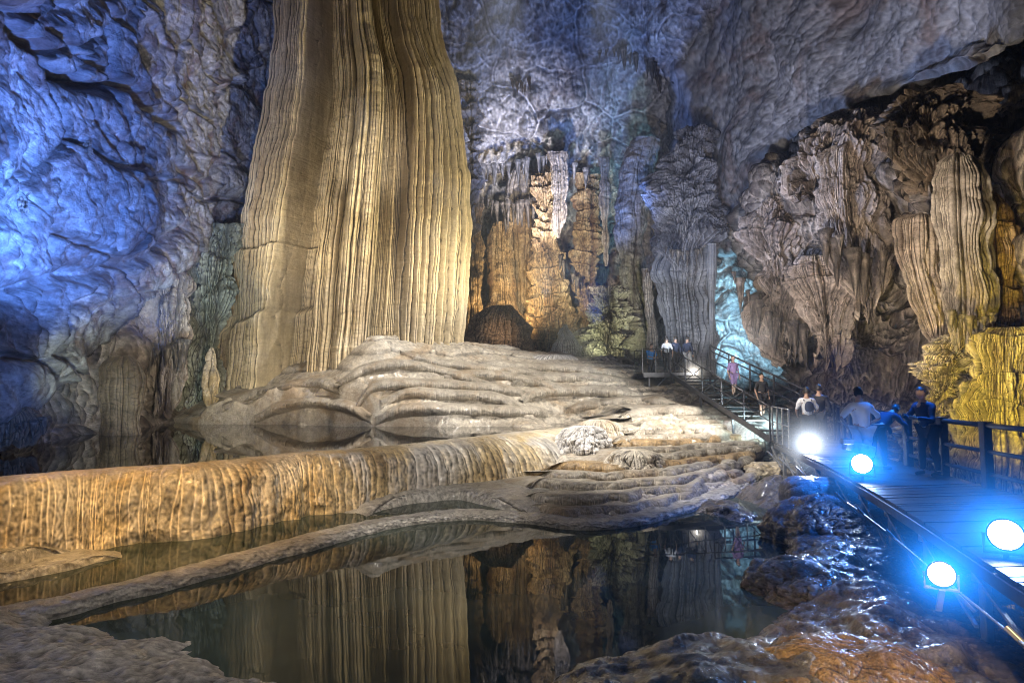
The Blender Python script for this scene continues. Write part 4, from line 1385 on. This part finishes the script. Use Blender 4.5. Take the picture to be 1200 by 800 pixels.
for a, b in ((s0n, s1n), (s0f, s1f)):
    mb = MB()
    mb.bar((a[0], a[1], DZ - .02), (b[0], b[1], TOPZ - .1), .06, .2)
    part(mb, 'stringer', M['rail'], st)
for t in (.3, .62, .95):
    for a, b in ((s0n, s1n), (s0f, s1f)):
        c = a + (b - a) * t
        mb = MB()
        mb.bar((c[0], c[1], .2), (c[0], c[1], DZ + (TOPZ - DZ) * t - .12), .08, .08, (1, 0, 0))
        part(mb, 'support_leg', M['rail'], st)
ln = [tuple(s0n + (s1n - s0n) * t) for t in np.linspace(0, 1, 6)]
railing('grey steel stair railing with diagonal bars on the near side of the stairs', ln, DZ, TOPZ, .05, M['rail'], rw=.05, infill=1)
ln = [tuple(s0f + (s1f - s0f) * t) for t in np.linspace(0, 1, 6)]
railing('dark double stair handrail on the far side of the stairs', ln, DZ + .1, TOPZ + .15, .06, M['rail'], rw=.08, rails=(1.0, .78, .4))
pf = empty('platform', (7.6, 28.6, TOPZ), 'small viewing platform at the head of the stairs', 'platform')
mb = MB()
mb.bar((6.0, 28.4, TOPZ - .05), (9.2, 28.4, TOPZ - .05), 2.0, .1)
part(mb, 'deck', M['timber'], pf)
mb = MB()
mb.bar((6.0, 27.35, TOPZ - .12), (9.2, 27.35, TOPZ - .12), .08, .22)
part(mb, 'edge_beam', M['rail'], pf)
for x in (6.3, 7.7, 9.1):
    mb = MB()
    mb.bar((x, 27.5, 1.5), (x, 27.5, TOPZ - .2), .09, .09, (1, 0, 0))
    part(mb, 'support_leg', M['rail'], pf)
for x in (6.3, 7.7):
    mb = MB()
    mb.bar((x + .05, 27.5, TOPZ - .9), (x + .8, 27.5, TOPZ - .22), .05, .05)
    part(mb, 'brace', M['rail'], pf)
railing('dark railing around the front of the viewing platform', [(6.0, 27.45), (6.6, 27.45), (7.15, 27.45)], TOPZ, TOPZ, .05, M['rail'], rw=.04)
railing('dark railing along the back of the viewing platform', [(6.0, 29.3), (7, 29.3), (8, 29.3), (9, 29.3)], TOPZ, TOPZ, .05, M['rail'], rw=.04)


# =================================================================== LAMPS
def halo_mat(R, r, col):  # emission fading outwards, painted glow in place of lit air
    m = bpy.data.materials.new('glow halo')
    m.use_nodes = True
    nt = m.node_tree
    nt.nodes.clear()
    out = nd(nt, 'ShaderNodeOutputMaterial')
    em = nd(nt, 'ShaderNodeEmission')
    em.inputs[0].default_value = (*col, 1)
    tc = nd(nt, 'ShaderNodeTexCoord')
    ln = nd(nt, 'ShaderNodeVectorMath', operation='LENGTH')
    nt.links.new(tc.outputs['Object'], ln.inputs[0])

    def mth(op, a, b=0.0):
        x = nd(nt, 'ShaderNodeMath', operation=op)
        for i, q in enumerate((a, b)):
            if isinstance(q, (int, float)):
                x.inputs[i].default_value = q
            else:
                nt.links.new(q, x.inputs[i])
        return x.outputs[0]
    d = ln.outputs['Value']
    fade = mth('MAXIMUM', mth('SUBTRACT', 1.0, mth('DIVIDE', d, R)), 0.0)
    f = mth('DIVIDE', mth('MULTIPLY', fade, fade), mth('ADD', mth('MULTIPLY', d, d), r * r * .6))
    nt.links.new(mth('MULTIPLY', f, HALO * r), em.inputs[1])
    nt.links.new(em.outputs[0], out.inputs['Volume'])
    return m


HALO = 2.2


def floodlamp(loc, r, aim, label, power, col, box=False, spot_=True, dirv=None):
    e = empty('floodlight', loc, label, 'lamp', 'floodlights along the boardwalk')
    ax = Vector(aim) - Vector(loc)
    ax.normalize()
    q = ax.to_track_quat('Z', 'Y').to_matrix()

    def lathe(pr, name, mat, n=32):
        V = []
        for (rr, z) in pr:
            for k in range(n):
                t = 2 * math.pi * k / n
                V.append(q @ Vector((rr * math.cos(t), rr * math.sin(t), z)))
        Fs = [(j * n + k, j * n + (k + 1) % n, (j + 1) * n + (k + 1) % n, (j + 1) * n + k) for j in range(len(pr) - 1) for k in range(n)]
        Fs += [tuple(range(n))[::-1], tuple(range((len(pr) - 1) * n, len(pr) * n))]
        return mesh_from(name, np.array([tuple(v) for v in V]), Fs, mat, e, True)
    lathe([(r * .5, -r * 1.5), (r * .62, -r * 1.45), (r * .7, -r * .5), (r * 1.02, -r * .12), (r * 1.08, 0), (r * 1.08, r * .2), (r * .99, r * .2), (r * .99, r * .06)], 'housing', M['rail'])
    lathe([(r * .96, r * .04), (r * .97, r * .1), (r * .8, r * .2), (r * .45, r * .27), (r * .02, r * .29)], 'lens', M['lens'])
    mb = MB()
    sx = q @ Vector((1, 0, 0))
    pts = [Vector(sx) * r * 1.15 - ax * r * .3, Vector(sx) * r * 1.2 + Vector((0, 0, -r * 1.3)) - ax * r * .3, Vector(sx) * -r * 1.2 + Vector((0, 0, -r * 1.3)) - ax * r * .3, Vector(sx) * -r * 1.15 - ax * r * .3]
    mb.tube([tuple(p) for p in pts], .018, 6)
    mb.build('yoke', M['steel'], e)
    mb = MB()
    mb.bar((0, 0, -r * 1.3), (.1, .2, -r * 1.3 - .25), .05, .03)
    mb.build('bracket', M['steel'], e)
    if box:
        mb = MB()
        mb.bar((-.22, .15, .34), (.3, .15, .2), .16, .2)
        mb.bar((-.3, .1, .4), (-.1, .1, .4), .12, .1)
        mb.build('control_box', M['whitemetal'], e)
        mb = MB()
        mb.bar((0.02, .12, .22), (0.0, .06, .05), .05, .05)
        mb.build('box_arm', M['whitemetal'], e)
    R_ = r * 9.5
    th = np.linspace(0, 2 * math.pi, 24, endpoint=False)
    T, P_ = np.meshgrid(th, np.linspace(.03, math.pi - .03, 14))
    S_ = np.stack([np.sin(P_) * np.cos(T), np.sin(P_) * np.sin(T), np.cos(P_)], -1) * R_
    hz = grid_obj('glow_halo', S_, halo_mat(R_, r, col), closed=True, flip=True, parent=e)  # self-glowing volume added to imitate a halo around the lamp
    if spot_:
        p = Vector(loc) + ax * (r * .5)
        spot(p, p + ax * 5 if dirv is None else Vector(dirv), col, power, 105, .6, .12)
    return e


WHITE = (1.0, .92, .82)
LB = (.02, .25, 1.0)
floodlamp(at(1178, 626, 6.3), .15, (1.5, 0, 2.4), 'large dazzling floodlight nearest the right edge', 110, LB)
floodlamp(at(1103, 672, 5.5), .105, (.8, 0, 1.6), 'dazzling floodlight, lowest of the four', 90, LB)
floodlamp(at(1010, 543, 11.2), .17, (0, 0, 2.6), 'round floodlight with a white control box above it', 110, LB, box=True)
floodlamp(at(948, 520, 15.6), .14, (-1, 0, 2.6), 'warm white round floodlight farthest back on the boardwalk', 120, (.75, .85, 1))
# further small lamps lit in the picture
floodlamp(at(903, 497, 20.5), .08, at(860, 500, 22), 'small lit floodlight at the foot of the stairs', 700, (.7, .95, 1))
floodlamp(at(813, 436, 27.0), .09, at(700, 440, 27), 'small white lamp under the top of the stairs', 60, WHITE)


# =================================================================== PEOPLE
def skin_mesh(chains, name, sub=1):
    """chains: list of lists of (point, radius); first point of a chain may repeat an earlier point to join there"""
    V, R, E, idx = [], [], [], {}
    for ch in chains:
        prev = None
        for p, r in ch:
            key = tuple(round(c, 4) for c in p)
            if key not in idx:
                idx[key] = len(V)
                V.append(p)
                R.append(r)
            i = idx[key]
            if prev is not None and prev != i:
                E.append((prev, i))
            prev = i
    me = bpy.data.meshes.new(name)
    me.from_pydata(V, E, [])
    me.update()
    ob = bpy.data.objects.new(name, me)
    COL.objects.link(ob)
    md = ob.modifiers.new('skin', 'SKIN')
    md.use_smooth_shade = True
    for i, sv in enumerate(me.skin_vertices[0].data):
        sv.radius = (R[i], R[i])
        sv.use_root = (i == 0)
    sb = ob.modifiers.new('sub', 'SUBSURF')
    sb.levels = sub
    sb.render_levels = sub
    dg = bpy.context.evaluated_depsgraph_get()
    out = bpy.data.meshes.new_from_object(ob.evaluated_get(dg))
    bpy.data.objects.remove(ob)
    return out


def head_pts(c, tilt):
    n, m = 26, 20
    V = []
    for j in range(m + 1):
        ph = math.pi * j / m
        for i in range(n):
            th_ = 2 * math.pi * i / n
            x, y, z = math.sin(ph) * math.cos(th_), math.sin(ph) * math.sin(th_), math.cos(ph)
            X, Y, Z = x * .075, y * .095, z * .118
            if z < 0:
                X *= 1 - .28 * z * z
                Y *= 1 - .2 * z * z
            f = max(0, -y)
            if f > .5:
                Y -= .022 * math.exp(-((x / .16) ** 2 + ((z + .12) / .17) ** 2))      # nose
                Y += .012 * math.exp(-(((abs(x) - .36) / .16) ** 2 + ((z - .08) / .1) ** 2))  # eye sockets
                Y -= .008 * math.exp(-((x / .25) ** 2 + ((z + .48) / .07) ** 2))      # lips
                Y -= .01 * math.exp(-((x / .3) ** 2 + ((z + .82) / .12) ** 2))        # chin
            if abs(x) > .8 and abs(z) < .28 and abs(y) < .35:
                X *= 1.16                                                             # ears
            V.append(Vector((X, Y, Z)))
    R = Matrix.Rotation(tilt, 3, 'X')
    V = [R @ v + Vector(c) for v in V]
    Fs = [(j * n + i, (j + 1) * n + i, (j + 1) * n + (i + 1) % n, j * n + (i + 1) % n) for j in range(m) for i in range(n)]
    return V, Fs


def person(loc, rz, label, group=None, lean=0.0, arms=None, stride=.06, squat=0.0, top='shirt_white', legs='trousers_dark', hair='hair', shorts=False, scale=1.0, pack=None, long_sleeve=False, long_hair=False, head_tilt=0.0):
    e = empty('person', loc, label, 'person', group, rz)
    e.scale = (scale,) * 3
    hipz = .93 - .5 * squat
    L = math.radians(lean)

    def up(h, y=0.0, x=0.0):
        """point on the trunk h above the hips, leaning forward (toward -Y)"""
        return (x, -h * math.sin(L) + y * math.cos(L), hipz + h * math.cos(L) + y * math.sin(L) * .5)
    trunk = [((0, 0, hipz), .135), (up(.14), .125), (up(.3), .15), (up(.42), .145), (up(.53), .075), (up(.6), .052)]
    sh = .5
    legc = []
    feet = []
    for s in (-1, 1):
        ky = -.04 - .42 * squat + s * stride * .5
        hip = (s * .09, 0, hipz - .04)
        knee = (s * .11, ky, .5 + .02 * squat)
        ank = (s * .12, s * stride, .09)
        legc.append([((0, 0, hipz), .135), (hip, .1), (tuple((a + b) / 2 for a, b in zip(hip, knee)), .083), (knee, .056), (((knee[0] + ank[0]) / 2, (knee[1] + ank[1]) / 2 + .015, (knee[2] + ank[2]) / 2 + .03), .055), (ank, .036)])
        feet.append(ank)
    armc = []
    sleeves = []
    arms = arms or [((-.27, .02, -.3), (-.25, -.08, -.54)), ((.27, .02, -.3), (.25, -.08, -.54))]
    for s, (el, ha) in zip((-1, 1), arms):
        shp = up(.455, 0, s * .165)
        E_ = (el[0], up(.46)[1] + el[1], up(.46)[2] + el[2])
        H_ = (ha[0], up(.46)[1] + ha[1], up(.46)[2] + ha[2])
        mid_ = tuple((a + b) / 2 for a, b in zip(shp, E_))
        ch = [(up(.42), .145), (shp, .06), (mid_, .045), (E_, .037), (tuple((a + b) / 2 for a, b in zip(E_, H_)), .033), (H_, .024)]
        armc.append(ch)
        sleeves.append([(p, r + .018) for p, r in ch[:(6 if long_sleeve else 4)]])
        # palm and fingers
        d = Vector(H_) - Vector(E_)
        d.normalize()
        side = d.cross(Vector((s, .3, 0)))
        if side.length < .1:
            side = Vector((0, 1, 0))
        side.normalize()
        curl = d.cross(side)
        palm = Vector(H_) + d * .055
        ch.append((tuple(palm), .026))
        for k, ln_ in enumerate((.068, .078, .073, .058)):
            b = palm + side * (.027 - .018 * k) + d * .02
            m1 = b + d * ln_ * .5 + curl * .006
            m2 = b + d * ln_ * .9 + curl * .024
            armc.append([(tuple(palm), .026), (tuple(b), .0095), (tuple(m1), .0085), (tuple(m2), .0075)])
        b = Vector(H_) + side * .03 + d * .02
        armc.append([(tuple(palm), .026), (tuple(b), .011), (tuple(b + side * .02 + d * .035 + curl * .01), .009)])
    hc = up(.70)
    hc = (hc[0], hc[1] - .01, hc[2])
    me = skin_mesh([trunk + [(hc, .05)]] + legc + armc, 'body')
    HV, HF = head_pts(hc, L * .6 + head_tilt)
    n0 = len(me.vertices)
    V = [tuple(v.co) for v in me.vertices] + [tuple(v) for v in HV]
    Fs = [tuple(p.vertices) for p in me.polygons] + [tuple(i + n0 for i in f) for f in HF]
    # feet inside shoes
    bpy.data.meshes.remove(me)
    mesh_from('body', np.array(V), Fs, M['skin'], e)

    def cloth(chains, name, mat):
        m_ = skin_mesh(chains, name)
        m_.materials.append(M[mat])
        m_.polygons.foreach_set('use_smooth', np.ones(len(m_.polygons), bool))
        for v in m_.vertices:
            k = 1 + .05 * math.sin(v.co.z * 31 + v.co.x * 17)
            v.co.x *= k
        o = bpy.data.objects.new(name, m_)
        COL.objects.link(o)
        o.parent = e
        return o
    cloth([[((0, 0, hipz - .02), .15), (up(.14), .148), (up(.3), .17), (up(.43), .158), (up(.52), .07)]] + [[(p, r) for p, r in s_] if i else s_ for i, s_ in enumerate([[(up(.43), .158)] + s_[1:] for s_ in sleeves])], 'shirt' if not long_sleeve else 'jacket', top)
    tr = []
    for c in legc:
        q = [(p, r + .017) for p, r in c]
        q[0] = (c[0][0], .15)
        tr.append(q[:4] if shorts else q)
    if shorts:
        tr = [q[:3] + [(q[3][0], .075)] for q in tr]
    cloth(tr, 'shorts' if shorts else 'trousers', legs)
    # shoes
    for a in feet:
        m_ = skin_mesh([[((a[0], a[1] + .05, .05), .045), ((a[0], a[1] - .05, .045), .045), ((a[0], a[1] - .15, .035), .036), ((a[0], a[1] - .19, .03), .025)]], 'shoe')
        m_.materials.append(M['shoe'])
        o = bpy.data.objects.new('shoe', m_)
        COL.objects.link(o)
        o.parent = e
    # hair
    R3 = Matrix.Rotation(L * .6 + head_tilt, 3, 'X')
    HVh = []
    for v in HV:
        p = R3.inverted() @ (v - Vector(hc))
        f = 1.13 + .03 * math.sin(p.x * 90) * math.sin(p.z * 70)
        HVh.append(p * f)
    keep = [f for f in HF if all((HVh[i].z > .035 + (.35 * -HVh[i].y if HVh[i].y < 0 else 0)) or (HVh[i].y > .0 and HVh[i].z > (-.2 if long_hair else -.06)) for i in f)]
    used = sorted({i for f in keep for i in f})
    mp = {u: k for k, u in enumerate(used)}
    vv = []
    for u in used:
        p = HVh[u].copy()
        if long_hair and p.z < 0:
            p.z *= 2.2
            p.y = max(p.y, .06)
        vv.append(tuple(R3 @ p + Vector(hc)))
    mesh_from('hair', np.array(vv), [tuple(mp[i] for i in f) for f in keep], M[hair], e)
    if pack:
        c = up(.28, .2)
        m_ = skin_mesh([[((c[0], c[1], c[2] - .16), .13), ((c[0], c[1] + .02, c[2]), .14), ((c[0], c[1], c[2] + .17), .1)]], 'backpack')
        m_.materials.append(M[pack])
        o = bpy.data.objects.new('backpack', m_)
        COL.objects.link(o)
        o.parent = e
        for s in (-1, 1):
            mb = MB()
            a, b, c_ = up(.45, .12, s * .1), up(.52, -.02, s * .11), up(.3, -.18, s * .12)
            mb.tube([a, b, c_, up(.12, -.02, s * .17)], .018, 6)
            mb.build('strap', M[pack], o, True)
    return e


PI = math.pi
person((8.3, 12.0, DZ), PI * -.42, 'person in dark clothes leaning on the far railing at the right, seen from the side', lean=12, arms=[((-.26, -.12, -.27), (-.14, -.36, -.2)), ((.26, -.1, -.28), (.16, -.36, -.24))], top='cloth_navy', legs='cloth_dark', long_sleeve=True)
person((6.75, 11.6, DZ), PI, 'person in a loose white shirt with elbows out, behind the lamp with the control box', lean=8, arms=[((-.38, .02, -.24), (-.2, -.14, -.4)), ((.38, .02, -.24), (.2, -.14, -.4))], top='shirt_white', legs='cloth_pale', long_sleeve=False)
person((8.15, 16.6, DZ), PI * .95, 'person in a white shirt with a dark shoulder strap, left of the others', arms=[((-.29, .02, -.27), (-.22, -.16, -.42)), ((.29, .02, -.27), (.22, -.16, -.42))], top='shirt_white', legs='cloth_dark', pack='cloth_navy', scale=.98)
person((8.85, 17.3, DZ), PI * .8, 'person in dark clothes standing just right of the white shirt with the strap', top='cloth_dark', legs='cloth_dark', long_sleeve=True, scale=1.02)
person((7.75, 12.8, DZ), PI * .6, 'person in dark blue bending forward between the white shirt and the far railing', lean=55, arms=[((-.24, -.2, -.22), (-.2, -.3, -.45)), ((.24, -.2, -.22), (.2, -.3, -.45))], top='cloth_navy', legs='cloth_dark', long_sleeve=True, scale=.95)
person((8.95, 24.2, 2.5), PI * .1, 'person in a violet top with bare legs coming down the stairs', top='cloth_violet', legs='cloth_violet', shorts=True, long_hair=True, stride=.12, scale=.95)
person((9.0, 21.6, 1.78), PI * .05, 'person in a dark top and shorts on the lowest part of the stairs', top='cloth_dark', legs='cloth_dark', shorts=True, stride=.12, scale=.92)
person((7.35, 28.3, TOPZ), PI * .9, 'person in a pale shirt on the platform, left of the pair by the handrail', top='cloth_pale', legs='cloth_dark', scale=.97)
person((7.85, 28.6, TOPZ), PI * 1.1, 'person in dark blue on the platform in the middle of the group', top='cloth_navy', legs='cloth_dark', long_sleeve=True)
person((8.3, 28.2, TOPZ), PI * .7, 'person in dark blue with pale trousers at the head of the stairs', top='cloth_navy', legs='cloth_pale', long_sleeve=True, scale=.98)
person((6.5, 28.2, TOPZ), PI * .1, 'person in a bright blue top crouching at the left end of the platform', top='cloth_blue', legs='cloth_dark', squat=.75, lean=15, arms=[((-.24, -.15, -.25), (-.12, -.36, -.3)), ((.24, -.15, -.25), (.12, -.36, -.3))])

# =================================================================== LIGHT
BLUE = (.16, .34, 1.0)
VIO = (.5, .5, 1.0)
WARM = (1.0, .72, .36)
GOLD = (1.0, .62, .2)
WHITE = (1.0, .92, .82)
COOL = (.8, .88, 1.0)
K = 2.6
# free-floating unseen blue spots aimed at the left wall
spot(at(190, 400, 12), at(90, 210, 16), (.11, .28, 1), 3900 * K, 70)
spot(at(60, 500, 9), at(60, 370, 15), (.12, .3, 1), 450 * K, 80)
spot(at(215, 440, 20), at(235, 250, 28), (.3, .6, 1), 350 * K, 60)
spot(at(200, 420, 12), at(170, 20, 16), (.25, .3, 1), 900 * K, 60)
spot(at(60, 480, 12), at(200, 400, 24), (.9, 1, .75), 700 * K, 45)
spot(at(620, 340, 30), at(585, 392, 36), (1, .75, .5), 500 * K, 22)  # unseen warm fill added on the brown dome
# column
spot(at(160, 425, 20), at(350, 230, 26), (1, .85, .6), 2600 * K, 56)
spot(at(700, 425, 22), at(500, 180, 27), (1, .86, .52), 3300 * K, 75)
spot(at(330, 380, 12), at(430, 220, 26), (1, .88, .74), 800 * K, 60)
spot(at(440, 430, 17), at(437, 200, 26), (1, .93, .87), 3200 * K, 17)  # unseen narrow fill added to whiten the central pleat
spot(at(300, 430, 16), at(310, 380, 25), (1, .84, .62), 1000 * K, 70)  # unseen fill added for the dark left base of the column
# far wall, roof behind
spot(at(640, 350, 35), at(620, 165, 43), (.95, .92, 1), 4600 * K, 48)
spot(at(700, 380, 31), at(640, 60, 36), (.15, .32, 1), 4500 * K, 80)
# grotto
spot(at(590, 400, 38.0), at(590, 320, 44), (1, .72, .38), 800 * K, 110)
spot(at(640, 330, 30), at(650, 300, 42), (1, .88, .7), 2600 * K, 60)
spot(at(700, 415, 33), at(715, 380, 36), (.9, 1, .6), 250 * K, 80)
# bright passage
spot(at(872, 440, 34), at(868, 360, 38), (.35, .75, 1), 2600 * K, 110)
spot(at(780, 400, 26), at(805, 330, 33), (.75, .85, 1), 500 * K, 70)
# roof on the right
spot(at(760, 330, 20), at(930, 60, 26), (.4, .55, 1), 1700 * K, 100)
# right massif
spot(at(870, 400, 12), at(980, 250, 23), (1, .84, .68), 2100 * K, 80)
spot(at(850, 420, 19), at(890, 310, 26), (.9, .88, 1), 500 * K, 80)
spot(at(1080, 440, 10.5), at(1160, 280, 15), (1, .75, .42), 320 * K, 80)
spot(at(1130, 480, 11.5), at(1215, 430, 14.5), (1, .73, .05), 450 * K, 75)
# terraces and dam
spot(at(915, 390, 19.5), at(660, 480, 24), (1, .94, .86), 1800 * K, 90)
spot(at(500, 200, 15), at(780, 520, 19), (1, .94, .86), 1600 * K, 60)
spot(at(700, -40, 16), at(770, 520, 19), (1, .94, .86), 3000 * K, 50)  # unseen overhead fill added for the stacked ledges
spot(at(420, 100, 12), at(500, 500, 21), (1, .93, .84), 1500 * K, 55)
spot(at(600, -60, 19), at(520, 450, 25), (1, .94, .86), 5500 * K, 60)  # unseen overhead fill added so ledge undersides fall dark
spot(at(60, 200, 7), at(200, 590, 12), (1, .62, .24), 1100 * K, 60)
spot(at(500, 250, 8), at(480, 570, 15), (1, .92, .84), 700 * K, 55)
spot((-1.5, -1, 5), (-4.5, 6, .2), (.95, .88, 1), 100 * K, 60)  # unseen fill added above the viewer for the left foreground
spot((3.0, 1.5, 4), (3.5, 5.9, 0), (1, .68, .25), 900 * K, 34)  # unseen warm fill added on the brown boulder
spot((-3.5, 1.5, 6.5), (-3.5, 11.5, .3), (1, .9, .78), 450 * K, 60)  # unseen fill added on the pale rim
spot((3.6, 3.2, 2.6), (1.3, 5.7, 0), (.08, .4, 1), 60 * K, 60)  # unseen blue fill added on the bottom centre rocks
spot((5.6, 9, 3.2), (6.75, 11.6, 2.3), (1, .97, 1), 22 * K, 22)  # unseen white fill added on the person in the loose white shirt
# unseen blue spots added over the boardwalk to tint deck, haze and rocks
DB = (.015, .2, 1.0)
spot((7.7, 8.2, 4.4), (6.7, 8.7, 1.2), DB, 420 * K, 85)
spot((8.4, 12.3, 4.6), (7.5, 12.8, 1.2), DB, 480 * K, 85)
spot((10.4, 18.5, 4.6), (8.6, 16.5, 1.2), DB, 350 * K, 75)
spot((7, 7.5, 4.5), (4.6, 8.5, .2), (.05, .35, 1), 160 * K, 55)
w = bpy.data.worlds.new('World')
sc.world = w
w.use_nodes = True
w.node_tree.nodes['Background'].inputs[0].default_value = (.2, .28, .5, 1)
w.node_tree.nodes['Background'].inputs[1].default_value = .06
ntw = w.node_tree
vs = ntw.nodes.new('ShaderNodeVolumeScatter')
vs.inputs['Density'].default_value = .003
vs.inputs['Color'].default_value = (.75, .85, 1, 1)
vs.inputs['Anisotropy'].default_value = .3
ntw.links.new(vs.outputs[0], ntw.nodes['World Output'].inputs['Volume'])
sc.cycles.volume_bounces = 0
sc.view_settings.view_transform = 'Standard'
sc.view_settings.look = 'None'
sc.cycles.max_bounces = 4
sc.cycles.diffuse_bounces = 2
sc.cycles.glossy_bounces = 3
sc.cycles.filter_width = 1.05
sc.cycles.use_denoising = True
sc.cycles.use_adaptive_sampling = True
sc.cycles.adaptive_threshold = .08
